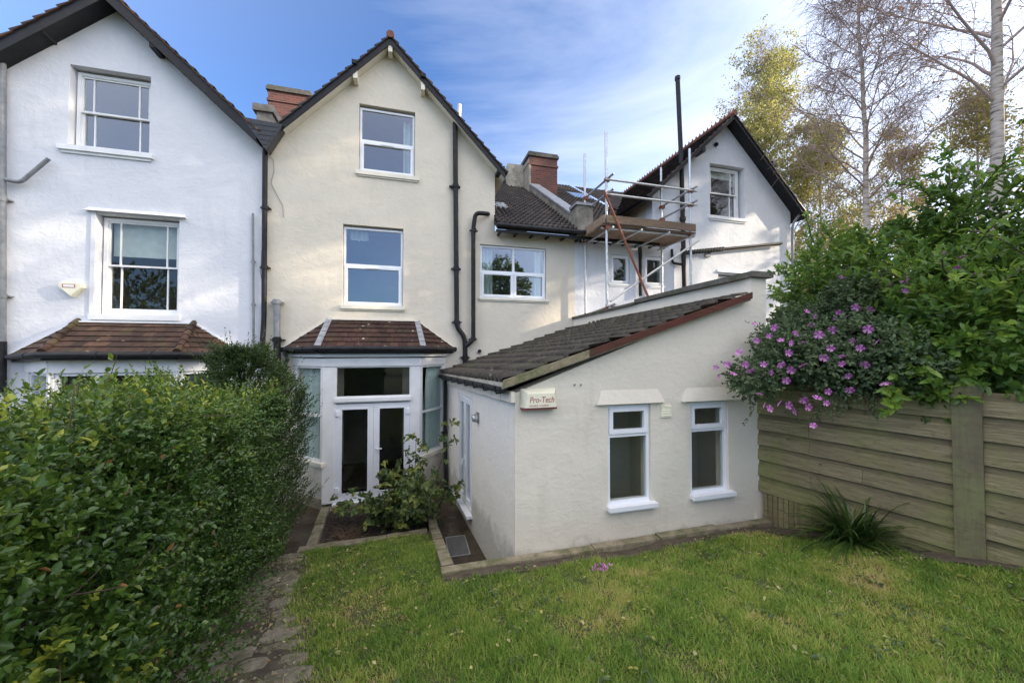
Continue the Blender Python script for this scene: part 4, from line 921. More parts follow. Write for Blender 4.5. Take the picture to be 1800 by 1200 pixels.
mb = MB(); mb.box(.60, .94, 5.88, 5.9, .004, .015); mb.box(.60, .94, 6.5, 6.52, .004, .015); mb.box(.60, .618, 5.901, 6.499, .004, .015); mb.box(.922, .94, 5.901, 6.499, .004, .015); mb.build('rim', M['galv'], dc)

# ================================================================== scaffolding
X0, X1, YN, YF = 4.40, 6.73, 7.75, 8.85
sc = thing('scaffold_tower', (5.5, 8.3, 3.8), 'galvanised tube scaffold tower with a boarded platform against the right-hand white house', 'scaffolding')
zt = lambda px, py, Y: at(px, py, Y).z
for x, y_, b0, t0_ in ((X0, YN, 4.15, zt(1066, 231, YN)), (X0, YF, 4.05, zt(1024, 270, YF)), (X1, YN, 3.8, zt(1214, 262, YN)), (X1, YF, 3.8, zt(1163, 295, YF))):
    mb = MB(); mb.tube([(x, y_, b0 + .03), (x, y_, t0_)], .030, 10); st = mb.build('standard_tube', M['galv'], sc)
    mb = MB(); mb.box(x - .075, x + .075, y_ - .075, y_ + .075, b0, b0 + .012); mb.tube([(x, y_, b0 + .012), (x, y_, b0 + .1)], .036, 10); mb.build('base_plate', M['rust'], st)
zp = at(1066, 392, YN).z; z1_, z2_ = at(1066, 317, YN).z, at(1066, 343, YN).z
def led(a, b, mat='galv', name='ledger_tube', r=.027): mb = MB(); mb.tube([a, b], r, 9); return mb.build(name, M[mat], sc)
for zz in (z1_, z2_):
    led((X0 - .05, YN - .055, zz), (X1 + .15, YN - .055, zz), name='guard_rail'); led((X0 + .055, YN - .25, zz + .06), (X0 + .055, YF + .2, zz + .06), name='guard_rail'); led((X1 + .055, YN - .2, zz + .06), (X1 + .055, YF + .15, zz + .06), name='guard_rail')
for yy in (YN + .05, YF - .05): led((X0 - .12, yy, zp - .10), (X1 + .15, yy, zp - .10))
for xx_ in (X0 + .05, X0 + .8, X0 + 1.55, X1 - .05): led((xx_, YN - .22, zp - .155), (xx_, YF + .12, zp - .155), name='transom_tube', r=.024)
led((X0 + .05, YN - .06, at(1066, 530, YN).z), (X1 + .2, YN - .06, at(1222, 423, YN).z), name='brace_tube')
a, b = at(1061, 334, YN - .11), at(1139, 521, YN - .11); led(a, b, 'rust', 'brace_tube', .029)['label'] = 'rusty red diagonal brace'
led((X0 + .055, YN - .3, 4.24), (X0 + .055, YF + .05, 4.12)); led((X0 - .05, YN - .055, 4.21), (X0 + .45, YN - .055, 4.22))
for i in range(5):
    mb = MB(); y0 = YN - .05 + i * .232; mb.box(X0 - .1 - random.uniform(0, .06), X1 + .12, y0, y0 + .222, zp - .07, zp - .032); mb.build('plank', M['plank'], sc)
mb = MB(); mb.box(X0 - .06, X1 + .06, YN - .12, YN - .083, zp - .03, zp + .15); mb.build('toe_board', M['plank'], sc)
mb = MB(); mb.box(X0 - .13, X0 - .093, YN - .10, YF + .15, zp - .03, zp + .15); mb.build('toe_board', M['plank'], sc)
cp0 = None
for x, y_ in ((X0, YN), (X0, YF), (X1, YN), (X1, YF)):
    for zz in (z1_, z2_, zp - .12):
        if cp0 is None:
            mb = MB(); mb.box(x - .04, x + .07, y_ - .065, y_ + .042, zz - .035, zz + .045); mb.tube([(x - .05, y_ - .03, zz), (x + .085, y_ - .03, zz)], .02, 6); cp0 = mb.build('coupler', M['rust'], sc); cpp = Vector((x, y_, zz))
        else: o = cp0.copy(); COL.objects.link(o); o.parent = sc; o.location = Vector((x, y_, zz)) - cpp

# ================================================================== fence
fe = thing('timber_fence', (5.3, 3.4, .8), 'weathered horizontal board fence with a wide post on the right', 'fence')
FA0 = Vector((5.12, 4.46, 0)); fd_ = Vector((.2413, -.9705, 0)).normalized()
FF = frame(FA0, fd_, (-abs(fd_.y), -fd_.x, 0)); PU = 2.01
def boards(u0, u1, ztop, zbot, slope=0):
    mb = MB(); v = zbot; i = 0
    while v < ztop - .03:
        h = random.uniform(.135, .155) if i % 2 == 0 else random.uniform(.075, .10)
        e = min(v + h, ztop); pr = .035 if i % 2 == 0 else .012; jj = random.uniform(-.006, .006)
        cut = random.uniform(.35, .65) if i % 2 == 0 and (u1 - u0) > 1.6 else None
        for a, b in ([(u0, u1)] if cut is None else [(u0, u0 + (u1 - u0) * cut - .002), (u0 + (u1 - u0) * cut + .002, u1)]):
            j1, j2 = random.uniform(-.004, .004), random.uniform(-.004, .004)
            c = [FF(a, v - .012 + j1, pr + .012), FF(b, v - .012 + j2, pr + .012), FF(b, v - .012 + j2, pr - .016), FF(a, v - .012 + j1, pr - .016), FF(a, e + j1, pr + .002), FF(b, e + j2, pr + .002), FF(b, e + j2, pr - .016), FF(a, e + j1, pr - .016)]
            mb.box8(c, random.uniform(0, .45) if i % 2 == 0 else random.uniform(.65, 1))  # recessed boards coloured darker, shade of the overlap put into their tint
        v = e; i += 1
    for uu in (u0 + .06, (u0 + u1) / 2, u1 - .06):
        vv = zbot + .07
        while vv < ztop: q_ = FF(uu + random.uniform(-.008, .008), vv, .044); mb.tube([q_, FF(uu, vv, .049)], .005, 5, r=1.0); vv += .225
    return mb.build('fence_panel', M['fence'], fe)
boards(-.12, PU - .095, 2.80, 1.10); boards(PU + .10, PU + 2.3, 2.80, 1.10); boards(PU + 2.5, PU + 4.5, 2.80, 1.10)
for u in (PU, PU + 2.4):
    mb = MB(); mb.fbox(FF, u - .105, u + .10, .95, 2.83, -.03, .075); mb.build('post', M['fence_post'], fe)
mb = MB(); mb.fbox(FF, .45, PU - .11, .78, 1.085, -.01, .03); mb.fbox(FF, PU + .12, PU + 4.5, .9, 1.085, -.01, .03); mb.build('gravel_board', M['fence'], fe)
mb = MB()
for i in range(9): mb.fbox(FF, .02 + i * .068, .075 + i * .068, .6, 1.08, .012 + .002 * (i % 2), .03 + .002 * (i % 3), random.random())
mb.build('lattice_slats', M['fence'], fe)

# ================================================================== vegetation
def branches_mesh(mb, segs):
    for pts, rad, n in segs: mb.tube(pts, rad, n, cap=False, r=random.random())
def rvec(s=1): return Vector((random.gauss(0, s), random.gauss(0, s), random.gauss(0, s)))
def grow(p, d, ln, r0, r1, n, wob, droop=0):
    pts = [Vector(p)]; d = Vector(d).normalized()
    for i in range(n):
        d = (d + rvec(wob) + Vector((0, 0, -droop * (i / n)))).normalized(); pts.append(pts[-1] + d * ln / n)
    return pts, [r0 + (r1 - r0) * i / n for i in range(n + 1)]
# ---- hedge on the left
def hedge_right(y): return np.interp(y, [0, 1, 2.8, 4, 5.9, 7.2, 8.3], [-1.12, -1.18, -1.30, -1.50, -1.82, -2.02, -2.1])
def hedge_top(x, y): return np.interp(y, [0, 2, 4, 6.6], [2.80, 2.74, 2.60, 2.50]) + .09 * np.sin(x * 2.3 + 1) * np.sin(y * 1.9)
def surf_pts(n, y0, y1, seed, thick=.45, xl=-4.6):
    rg = np.random.default_rng(seed); P = []; N = []
    m = n * 3
    y = rg.uniform(y0, y1, m); face = rg.uniform(0, 1, m) < .62
    xr = hedge_right(y); zb = np.maximum(lawn_z(-1.5, y), .02) * (y < 6.3)
    dpt = rg.exponential(thick * .35, m); topz = hedge_top(xr, y)
    zf = zb + (topz - zb) * rg.uniform(0.0, 1, m); hrel = (zf - zb) / (topz - zb)
    xf = xr - dpt - .28 * np.clip(hrel - .82, 0, 1) ** 1 * 3 - .10 * (1 - hrel)
    xt = xr - rg.uniform(0, 1, m) ** 1.4 * (xr - xl); zt_ = hedge_top(xt, y) - dpt - .25 * np.exp(-(xr - xt) / .18)
    X = np.where(face, xf, xt); Z = np.where(face, zf, zt_)
    Pp = np.stack([X, y, Z], 1)
    Nn = np.where(face[:, None], np.array([[1., -.15, .35]]), np.array([[.25, -.1, 1.]]))
    b = vnoise(Pp, 2.2, seed + 1); b2 = vnoise(Pp, 6, seed + 2)
    b0 = vnoise(Pp, .95, seed + 7)
    Pp = Pp + nrm(Nn) * (b0 * .20 + b * .16 + b2 * .12 - .04)[:, None]
    keep = rg.uniform(0, 1, m) < np.where(b2 < -.35, .15, 1)
    return Pp[keep][:n], nrm(Nn)[keep][:n], b[keep][:n]
hg = thing('hedge', (-2.6, 3.4, .8), 'dense dark green clipped hedge filling the left foreground', 'hedge')
P, N, b = surf_pts(23000, .2, 6.6, 11)
near = P[:, 1] < 3.4
D = N + rng.normal(0, .55, P.shape) + np.array([0, 0, .35])
pz = vnoise(P, 1.5, 91); tint = np.clip(.20 + b * .20 + rng.normal(0, .14, len(P)) + .75 * np.clip(pz - .55, 0, 1) + (rng.uniform(0, 1, len(P)) < .03) * .6 + (P[:, 2] > 2.5) * .28, 0, 1)  # sunlight put into the tint: upper leaves brighter
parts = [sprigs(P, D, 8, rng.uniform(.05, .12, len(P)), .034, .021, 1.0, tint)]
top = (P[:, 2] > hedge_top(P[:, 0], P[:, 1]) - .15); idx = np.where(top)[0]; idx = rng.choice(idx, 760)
parts.append(sprigs(P[idx], np.array([0, 0, 1.]) + rng.normal(0, .3, (len(idx), 3)), 12, rng.uniform(.12, .34, len(idx)), .046, .024, 1, rng.uniform(.55, 1, len(idx))))  # top shoots tinted bright to imitate sunlit tips
ns = 420; ys = rng.uniform(2.2, 6.5, ns); zs = rng.uniform(.5, 2.6, ns); ss = np.stack([hedge_right(ys) - .02, ys, zs], 1); ss[:, 2] = np.maximum(ss[:, 2], lawn_z(ss[:, 0], ys) + .15)
parts.append(sprigs(ss, np.array([1., -.2, .35]) + rng.normal(0, .5, ss.shape), 12, rng.uniform(.15, .34, ns), .033, .02, .9, rng.uniform(.05, .6, ns)))
nc = 70; yc = rng.uniform(.9, 2.1, nc); zc = rng.uniform(1.35, 2.25, nc); cc = np.stack([hedge_right(yc) + rng.uniform(-.05, .10, nc), yc, zc], 1); cc = np.repeat(cc, 4, 0) + rng.normal(0, .035, (nc * 4, 3))
parts.append(sprigs(cc, np.array([1., -.2, .6]) + rng.normal(0, .4, cc.shape), 7, .09, .036, .021, 1.0, rng.uniform(.75, 1, nc * 4)))  # young growth, also tinted bright to imitate sunlit leaves
nc = 60; cy_ = rng.uniform(4.0, 6.5, nc); cx_ = rng.uniform(-4.6, -2.1, nc); cc = np.stack([cx_, cy_, hedge_top(cx_, cy_) + .02], 1); cc = np.repeat(cc, 9, 0) + rng.normal(0, .10, (nc * 9, 3)) * [1, 1, .7]
parts.append(sprigs(cc, np.array([0, 0, 1.]) + rng.normal(0, .45, cc.shape), 9, rng.uniform(.08, .24, len(cc)), .036, .021, 1.0, rng.uniform(.7, 1, len(cc))))  # tufts along the top coloured bright as if caught by sun
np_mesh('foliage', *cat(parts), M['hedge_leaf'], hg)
ii = rng.choice(len(P), 700)
vb, fb, rb = sprigs(P[ii] + N[ii] * .03, N[ii] + rng.normal(0, .5, (len(ii), 3)), 1, np.full(len(ii), .05), .04, .022); np_mesh('dead_leaves', vb, fb, rb, M['brown_leaf'], hg)
mb = MB()
for i in range(620):
    k = random.randrange(len(P)); p = Vector(P[k]) - Vector(N[k]) * .1; q = Vector((-2.3 - random.random(), p.y + random.uniform(-.5, .5), max(.3, p.z - random.uniform(.5, 1.2))))
    m_ = p.lerp(q, .5) + rvec(.06); mb.tube([q, m_, p], [.012, .007, .003], 4, cap=False)
for i in range(260):
    k = random.randrange(len(P)); p = Vector(P[k]); dd = Vector(N[k]) + rvec(.7) + Vector((0, 0, .4)); mb.tube([p - dd * .1, p + dd * .05 + rvec(.01), p + dd * random.uniform(.08, .15)], [.0045, .003, .0015], 4, cap=False)
mb.build('branches', M['wood'], hg)
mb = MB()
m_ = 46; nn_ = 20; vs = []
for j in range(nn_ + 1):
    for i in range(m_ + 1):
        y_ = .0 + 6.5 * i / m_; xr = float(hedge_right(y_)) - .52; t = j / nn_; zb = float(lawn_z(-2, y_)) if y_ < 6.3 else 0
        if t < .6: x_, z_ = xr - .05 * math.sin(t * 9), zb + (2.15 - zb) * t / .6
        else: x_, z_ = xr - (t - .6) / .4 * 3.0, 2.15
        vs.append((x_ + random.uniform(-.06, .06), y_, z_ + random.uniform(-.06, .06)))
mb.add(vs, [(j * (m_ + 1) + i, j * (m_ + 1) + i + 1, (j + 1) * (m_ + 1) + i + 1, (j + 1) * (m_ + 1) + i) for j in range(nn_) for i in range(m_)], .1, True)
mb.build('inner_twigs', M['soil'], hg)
bl = MB(); c = at(434, 771, 4.6); c = Vector((float(hedge_right(4.6)) + .10, 4.6, c.z))
q = [c + Vector((-.07, 0, -.01)), c + Vector((-.03, -.05, .035)), c + Vector((.04, -.05, .035)), c + Vector((.09, 0, .0)), c + Vector((.04, .05, .03)), c + Vector((-.03, .05, .03))]
bl.add(q, [(0, 1, 2, 3), (0, 3, 4, 5)], .9, True); bl.build('large_leaf', M['shrub_leaf'], hg)
# ---- taller fine-leaved shrub at the far end of the hedge
sh = thing('evergreen_shrub', (-2.6, 7.0, 0), 'tall fine-leaved evergreen shrub at the far end of the hedge, beside the cream bay window', 'shrub')
n = 9000; u = rng.uniform(0, 1, n); ang = rng.uniform(0, 6.283, n); rr = .55 + .45 * rng.uniform(0, 1, n) ** .5
zz = u ** .8; prof = np.interp(zz, [0, .15, .5, .8, 1], [.8, 1, .95, .70, .30])
X = -2.55 + np.cos(ang) * .80 * prof * rr; Y = 6.9 + np.sin(ang) * 1.0 * prof * rr; Z = .05 + zz * 3.15
P = np.stack([X, Y, Z], 1); b = vnoise(P, 3, 5); rad = nrm(np.stack([np.cos(ang), np.sin(ang), np.full(n, .3)], 1)); P += rad * (b * .26 + .12 * vnoise(P, 7, 6))[:, None]
parts = [sprigs(P, rad + np.array([0, 0, .7]) + rng.normal(0, .35, P.shape), 9, rng.uniform(.08, .18, n), .034, .018, .9)]
k = rng.choice(n, 240); parts.append(sprigs(P[k] + rad[k] * .05, rad[k] * .6 + np.array([0, 0, .75]) + rng.normal(0, .2, (240, 3)), 14, rng.uniform(.26, .50, 240), .034, .017, .8))
np_mesh('foliage', *cat(parts), M['shrub_leaf'], sh)
mb = MB()
for i in range(26):
    a = random.uniform(0, 6.28); pts, rd = grow((-2.62 + random.uniform(-.15, .15), 6.9 + random.uniform(-.2, .2), 0), (math.cos(a) * .12, math.sin(a) * .12, 1), random.uniform(1.9, 2.5), .022, .004, 6, .05); mb.tube(pts, rd, 5, cap=False)
mb.build('stems', M['wood'], sh)

# ---- leafy shrub over the fence (broad leaves)
def blob_cloud(n, blobs, seed, shell=.5):
    rg = np.random.default_rng(seed); w_ = np.array([b[3] * b[4] * b[5] for b in blobs]) ** .67; w_ /= w_.sum()
    k = rg.choice(len(blobs), n, p=w_); B_ = np.array(blobs)[k]
    d = nrm(rg.normal(0, 1, (n, 3))); r = shell + (1 - shell) * rg.uniform(0, 1, n) ** .5
    P = B_[:, :3] + d * B_[:, 3:6] * r[:, None]; P += d * (vnoise(P, 2.5, seed) * .14)[:, None]
    return P, d
bs = thing('leafy_shrub', (7.2, 3.4, 1), 'large leafy shrub with broad bright green leaves towering over the fence', 'shrub')
blobs = [(6.9, 3.1, 3.6, 1.0, .9, .95), (6.5, 2.5, 3.25, .75, .7, .6), (7.6, 3.9, 4.2, 1.1, 1.0, 1.0), (7.2, 4.4, 3.7, .95, .9, .95), (8.3, 3.2, 4.0, 1.1, 1.0, .9), (7.6, 3.3, 4.75, .5, .5, .75), (6.3, 3.3, 3.3, .6, .7, .6), (7.4, 2.2, 3.5, .8, .7, .8), (7.15, 4.9, 4.3, .75, .7, .9), (6.9, 4.7, 3.6, .6, .5, .7), (5.75, 2.75, 2.95, .35, .45, .35), (5.6, 2.95, 2.65, .2, .35, .18)]
P, d = blob_cloud(3500, blobs, 21)
keep = ~((P[:, 0] < 6.0) & (P[:, 2] < 2.45)); P = P[keep]; d = d[keep]
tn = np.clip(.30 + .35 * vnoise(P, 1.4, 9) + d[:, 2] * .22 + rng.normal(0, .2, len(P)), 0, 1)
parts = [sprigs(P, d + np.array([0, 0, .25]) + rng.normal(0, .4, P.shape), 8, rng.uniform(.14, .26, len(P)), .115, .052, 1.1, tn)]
hp0 = np.array([[6.15, 2.45, 2.95], [6.0, 2.7, 2.85], [6.25, 2.2, 3.0], [6.05, 2.95, 2.8], [6.3, 2.0, 3.05]])
hp = np.array([tuple(at(x_, y_, yy_)) for x_, y_, yy_ in ((1620, 640, 2.75), (1650, 655, 2.7), (1690, 640, 2.6), (1730, 625, 2.5), (1765, 600, 2.4), (1700, 600, 2.6), (1560, 690, 2.95), (1640, 700, 2.75), (1780, 560, 2.35), (1660, 610, 2.75))]); hp = np.repeat(hp, 6, 0) + rng.normal(0, .07, (60, 3)); parts.append(sprigs(hp, np.array([-.8, -.3, -.25]) + rng.normal(0, .35, hp.shape), 8, rng.uniform(.10, .18, 60), .105, .056, 1.1, rng.uniform(.7, 1, 60)))
# one tall leafy leader rising above the rest
tip = at(1668, 285, 3.4); base = Vector((7.35, 3.4, 4.5)); tl = np.linspace(0, 1, 12)[:, None]; lp = np.array(base)[None] * (1 - tl) + np.array(tip)[None] * tl
parts.append(sprigs(np.repeat(lp, 5, 0) + rng.normal(0, .04, (60, 3)), np.array([0, 0, .6]) + rng.normal(0, .8, (60, 3)), 5, .2, .13, .055, .9, rng.uniform(.3, .7, 60)))
LD = []
for i in range(70):
    b_ = blobs[random.randrange(9)]; a_ = random.uniform(0, 6.28); o_ = Vector(b_[:3]) + Vector((math.cos(a_) * b_[3] * .8, math.sin(a_) * b_[4] * .8, b_[5] * random.uniform(.2, .9)))
    if o_.x < 6.0: continue
    q_, _r = grow(o_, (math.cos(a_) * .8, math.sin(a_) * .8, random.uniform(.3, 1.3)), random.uniform(.35, .8), .01, .004, 6, .08, .15); LD.append(q_)
lp_ = np.array([tuple(p_) for q_ in LD for p_ in q_]); ld_ = np.array([tuple(q_[min(k_ + 1, 6)] - q_[max(k_ - 1, 0)]) for q_ in LD for k_ in range(7)])
parts.append(sprigs(lp_, ld_, 4, .12, .11, .048, 1.2, rng.uniform(.3, .95, len(lp_))))
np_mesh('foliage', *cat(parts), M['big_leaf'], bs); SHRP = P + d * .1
mb = MB()
for i in range(34):
    t_ = random.choice(blobs); e = Vector(t_[:3]) + rvec(.3); s0 = Vector((7.3 + random.uniform(-.4, .4), 3.3 + random.uniform(-.4, .4), .95)); mb.tube([s0, s0.lerp(e, .5) + rvec(.12), e], [.03, .018, .006], 6, cap=False)
mb.tube([base - Vector((0, 0, 1)), base, tip], [.02, .015, .006], 6, cap=False); [mb.tube(q_, [.008] * 7, 4, cap=False) for q_ in LD]; mb.build('stems', M['wood'], bs)

# ---- pink mallow leaning over the fence
ml = thing('mallow_shrub', (5.9, 4.0, .9), 'grey-green mallow bush covered in pink flowers, spilling over the fence beside the extension', 'flowering shrub')
blobs = [(5.35, 3.95, 3.15, .55, .5, .50), (5.0, 3.6, 3.05, .42, .4, .38), (5.45, 3.0, 3.0, .35, .4, .35), (4.85, 3.85, 2.98, .42, .4, .36), (4.45, 3.9, 2.82, .30, .3, .24), (5.75, 3.5, 3.15, .6, .5, .50), (5.9, 4.3, 3.45, .6, .5, .5), (5.35, 3.35, 2.95, .38, .35, .30), (6.2, 3.9, 3.75, .5, .5, .5)]
P, d = blob_cloud(5200, blobs, 31)
parts = [sprigs(P, d + rng.normal(0, .5, P.shape) + np.array([-.2, 0, .2]), 7, rng.uniform(.08, .18, len(P)), .046, .034, 1.1)]
shoots = [((4.5, 3.9, 2.95), (-.9, .1, .25)), ((4.4, 3.85, 2.85), (-1, 0, -.05)), ((4.6, 3.8, 3.1), (-.8, 0, .6)), ((4.45, 3.9, 2.75), (-.8, -.1, -.5)), ((4.9, 3.7, 2.75), (-.3, -.3, -.8)), ((5.25, 3.2, 2.75), (-.2, -.2, -.9)), ((4.75, 3.85, 3.25), (-.7, .1, .7)), ((5.1, 3.4, 2.7), (-.4, -.2, -.8)), ((4.9, 3.9, 3.3), (-.4, .1, .9)), ((5.5, 4.0, 3.6), (-.2, 0, .9))]
sp, sdir = [], []
for (p, q) in shoots:
    for i in range(7):
        o = Vector(p) + rvec(.09); dd = Vector(q) + rvec(.25)
        for k_ in range(5): sp.append(o + dd.normalized() * k_ * .075 + rvec(.012)); sdir.append(dd)
sp = np.array(sp); sdir = np.array(sdir); parts.append(sprigs(sp, sdir, 4, .06, .036, .022, 1.1))
np_mesh('foliage', *cat(parts), M['mallow_leaf'], ml); MALP = np.concatenate([P, sp])
mb = MB()
for i in range(40):
    t_ = random.choice(blobs); e = Vector(t_[:3]) + rvec(.2); s0 = Vector((5.9 + random.uniform(-.2, .3), 4.0 + random.uniform(-.3, .3), .8)); s1 = Vector((5.75 + random.uniform(0, .2), s0.y, 2.95)); mb.tube([s0, s1, s1.lerp(e, .5) + Vector((0, 0, .06)), e], [.02, .014, .01, .004], 5, cap=False)
for (p, q) in shoots: mb.tube([Vector(p) - Vector(q) * .3, p, Vector(p) + Vector(q).normalized() * .38], [.006, .004, .002], 4, cap=False)
mb.build('stems', M['wood'], ml)
def flower_mesh(name, r, mat, cup=.35):
    mb = MB()
    for i in range(5):
        a = i * 1.2566; u = Vector((math.cos(a), math.sin(a), cup)); s_ = Vector((-math.sin(a), math.cos(a), 0))
        mb.add([Vector((0, 0, 0)), u * r * .55 + s_ * r * .30, u * r * .95 + s_ * r * .40, u * r * 1.0 + Vector((0, 0, -r * .08)), u * r * .95 - s_ * r * .40, u * r * .55 - s_ * r * .30], [(0, 1, 2, 3), (0, 3, 4, 5)], random.random(), True)
    mb.tube([(0, 0, 0), (0, 0, r * .4)], r * .07, 5)
    return mb
fproto = flower_mesh('flower', .043, M['petal']).build('flower', M['petal']); fproto.parent = ml
spots = [(1327, 567), (1352, 590), (1372, 596), (1392, 603), (1330, 598), (1318, 650), (1300, 620), (1278, 640), (1262, 662), (1258, 645), (1290, 655), (1335, 690), (1345, 712), (1352, 718), (1368, 708), (1385, 712), (1398, 722), (1412, 702), (1420, 715), (1430, 748), (1436, 700), (1452, 708), (1455, 688), (1480, 640), (1490, 660), (1493, 684), (1448, 628), (1452, 600), (1440, 588), (1462, 580), (1425, 570), (1400, 585), (1385, 620), (1410, 640), (1390, 650), (1372, 640), (1478, 625), (1526, 578), (1528, 545), (1512, 612), (1555, 672), (1560, 500), (1590, 492), (1592, 510), (1488, 555), (1505, 540), (1475, 548), (1540, 600), (1520, 640), (1468, 560), (1485, 476), (1480, 486), (1680, 470), (1720, 480), (1735, 360), (1760, 370), (1710, 350), (1715, 405), (1690, 450), (1655, 448), (1410, 600), (1342, 640), (1382, 668), (1360, 575), (1460, 612), (1433, 556), (1418, 548), (1356, 655), (1310, 640), (1500, 600)]
leafpts = np.concatenate([MALP, SHRP])
for i, (px, py) in enumerate(spots):
    Yd = 3.45 + random.uniform(-.25, .35)
    if px > 1600: Yd = 2.6
    elif px < 1345: Yd = 3.7
    elif py > 690: Yd = 3.1
    rd_ = np.array(ray(px, py).normalized()); v_ = leafpts - np.array(EYE); tt = v_ @ rd_; off = np.linalg.norm(v_ - tt[:, None] * rd_, axis=1); hit = tt[(off < .07) & (tt > 1)]
    p = EYE + Vector(rd_) * (float(hit.min()) - .09) if len(hit) else at(px, py, Yd)
    dcam = (EYE - p).normalized()
    o = fproto if i == 0 else fproto.copy()
    if i: COL.objects.link(o); o.parent = ml
    o.location = p - Vector(ml.location); o.rotation_euler = (dcam * .7 + rvec(.5) + Vector((0, 0, -.25))).to_track_quat('Z', 'Y').to_euler(); s_ = random.uniform(.8, 1.25); o.scale = (s_, s_, s_)

# ---- unseen planting: shrub and right-hand trees added to block sun, trees behind the camera
b3 = thing('leafy_shrub', (7.4, -.6, 1), 'unseen broad-leaved shrub further along the fence, added to shade the hedge', 'shrub')  # extra shrub out of view, keeps low sun off the hedge
P, d = blob_cloud(1500, [(7.2, .6, 3.6, 1.0, 1.1, 1.2), (7.4, -1.0, 3.7, 1.1, 1.2, 1.3), (7.3, -2.6, 3.6, 1.0, 1.1, 1.2), (7.6, 1.2, 2.4, 1, 1.2, 1.2), (7.6, -1.0, 2.2, 1, 1.6, 1.2)], 77)
np_mesh('foliage', *sprigs(P, d + np.array([0, 0, .25]) + rng.normal(0, .4, P.shape), 8, .2, .13, .06), M['big_leaf'], b3)
mb = MB()
for i in range(16):
    e = Vector((7.3, random.uniform(-3, 1.2), 4)) + rvec(.3); s0 = Vector((7.4, random.uniform(-1.8, .8), .9)); mb.tube([s0, s0.lerp(e, .5) + rvec(.12), e], [.03, .02, .008], 6, cap=False)
mb.build('stems', M['wood'], b3)
for (bx, by, H_, sd_, blobs) in ((26.0, 2.0, 20, 61, [(26, -.3, 20.6, 3, 2.6, 3.6), (26, 2.0, 17.4, 2.4, 2.0, 3.6), (26, 4.3, 14.6, 2.4, 2.2, 3.0), (26, 6.8, 14.2, 2.5, 2.2, 3), (26, -.8, 11.0, 3, 2.2, 2.6), (26, 2.8, 6.4, 3, 2.6, 3.0), (26, 5.8, 5.5, 3, 2.5, 2.8)]),  # crown out of view, lumps placed to leave sun bands on the facades
                          (15.0, -1.5, 13, 62, [(15, -1.5, 7.5, 2.6, 2.6, 3.0), (15.5, -1, 11, 2.2, 2.2, 2.4), (14, -3.2, 6, 2, 2, 2.2), (15.6, .9, 6.4, 1.6, 1.6, 1.5)]),  # added out of view to shade lawn and hedge
                          (-17.5, -11.0, 9, 63, [(-17.5, -11, 5, 4, 3, 3.2), (-20.5, -10, 4, 3, 2.4, 2.6), (-14.5, -12, 4, 2.6, 2.2, 2.4), (-17, -9, 3, 2.5, 2, 2)]),
                          (8.0, -15.0, 12, 64, [(8, -15, 8, 2.4, 2.4, 3.2), (9.5, -14, 5.5, 2, 2, 2.2)])):
    t_ = thing('garden_tree', (bx, by, .8), {61: 'unseen tall dense tree beyond the right side of the gardens, shaped to band the sunlight', 62: 'unseen broad spreading tree right of the garden fence, added to shade the garden', 63: 'wide dark tree at the end of the garden behind the camera', 64: 'narrow dark tree at the end of the garden behind the camera'}[sd_], 'tree')
    P, d = blob_cloud(2600, blobs, sd_, .35); P += d * (vnoise(P, 1.2, sd_) * .5)[:, None]
    np_mesh('crown', *sprigs(P, d + rng.normal(0, .6, P.shape), 8, .5, .34 if sd_ == 61 else .22, .2 if sd_ == 61 else .13), M['hedge_leaf'], t_)
    mb = MB(); mb.tube([(bx, by, .7), (bx + .1, by, 5), (bx, by, H_ * .8)], [.28, .22, .08], 12); mb.build('trunk', M['wood'], t_)
    mb = MB()
    for bl_ in blobs:
        for k in range(5): e = Vector(bl_[:3]) + rvec(bl_[3] * .35); s0 = Vector((bx, by, random.uniform(3, H_ * .6))); mb.tube([s0, s0.lerp(e, .5) + rvec(.2), e], [.09, .05, .015], 6, cap=False)
    mb.build('limbs', M['wood'], t_)

# ---- rose in the planter
ro = thing('rose_bush', (-.05, 7.0, .1), 'straggly green bush with dark leaves growing in the low planter', 'shrub')
mb = MB(); tips = []
for (dx, dz, ln) in [(-.75, .9, 1.2), (-.5, 1, 1.15), (-.25, 1, 1.0), (0, 1, 1.15), (.25, 1, 1.25), (.4, 1.1, 1.5), (.6, .9, 1.1), (-.9, .6, 1.15), (.1, .8, .85), (-.6, .5, .8), (.45, .6, .9), (-.1, 1.0, .75), (.7, .55, .85), (-.4, .7, .9), (.2, 1.2, 1.0), (.55, .4, .6), (-.3, .5, .6)]:
    pts, rd = grow((.0 + random.uniform(-.25, .25), 7.0 + random.uniform(-.25, .25), .1), (dx, random.uniform(-.5, .2), dz), ln * 1.0, .012, .004, 7, .11); mb.tube(pts, rd, 5, cap=False)
    for j in range(2, 8):
        for q in range(5): tips.append(pts[j] + rvec(.09))
pts, rd = grow((.30, 6.9, .1), (.12, 0, 1), 1.75, .013, .005, 8, .05); mb.tube(pts, rd, 5); tips += [p + rvec(.07) for p in pts[2:] for _ in range(3)]
mb.build('stems', M['wood'], ro); T = np.array(tips)
np_mesh('foliage', *sprigs(T, rng.normal(0, 1, T.shape) + np.array([0, -.3, .1]), 5, .12, .095, .062, 1.1), M['rose_leaf'], ro)
dw = thing('dead_plant', (-.95, 6.75, .12), 'tangle of dry brown stems in the dark soil of the planter', 'plant')
mb = MB()
for i in range(130):
    a = random.uniform(0, 6.28); c = Vector((-.95, 6.72, .12)) + Vector((random.gauss(0, .1), random.gauss(0, .1), 0)); dd = Vector((math.cos(a), math.sin(a), random.uniform(.1, .9))); mb.tube([c, c + dd * .12, c + dd * .2 + Vector((0, 0, -.07)) + rvec(.03)], [.004, .003, .002], 3, cap=False)
mb.build('dry_stems', simple('dry_stem', (.20, .13, .08), .8, .4, 20, 0), dw)

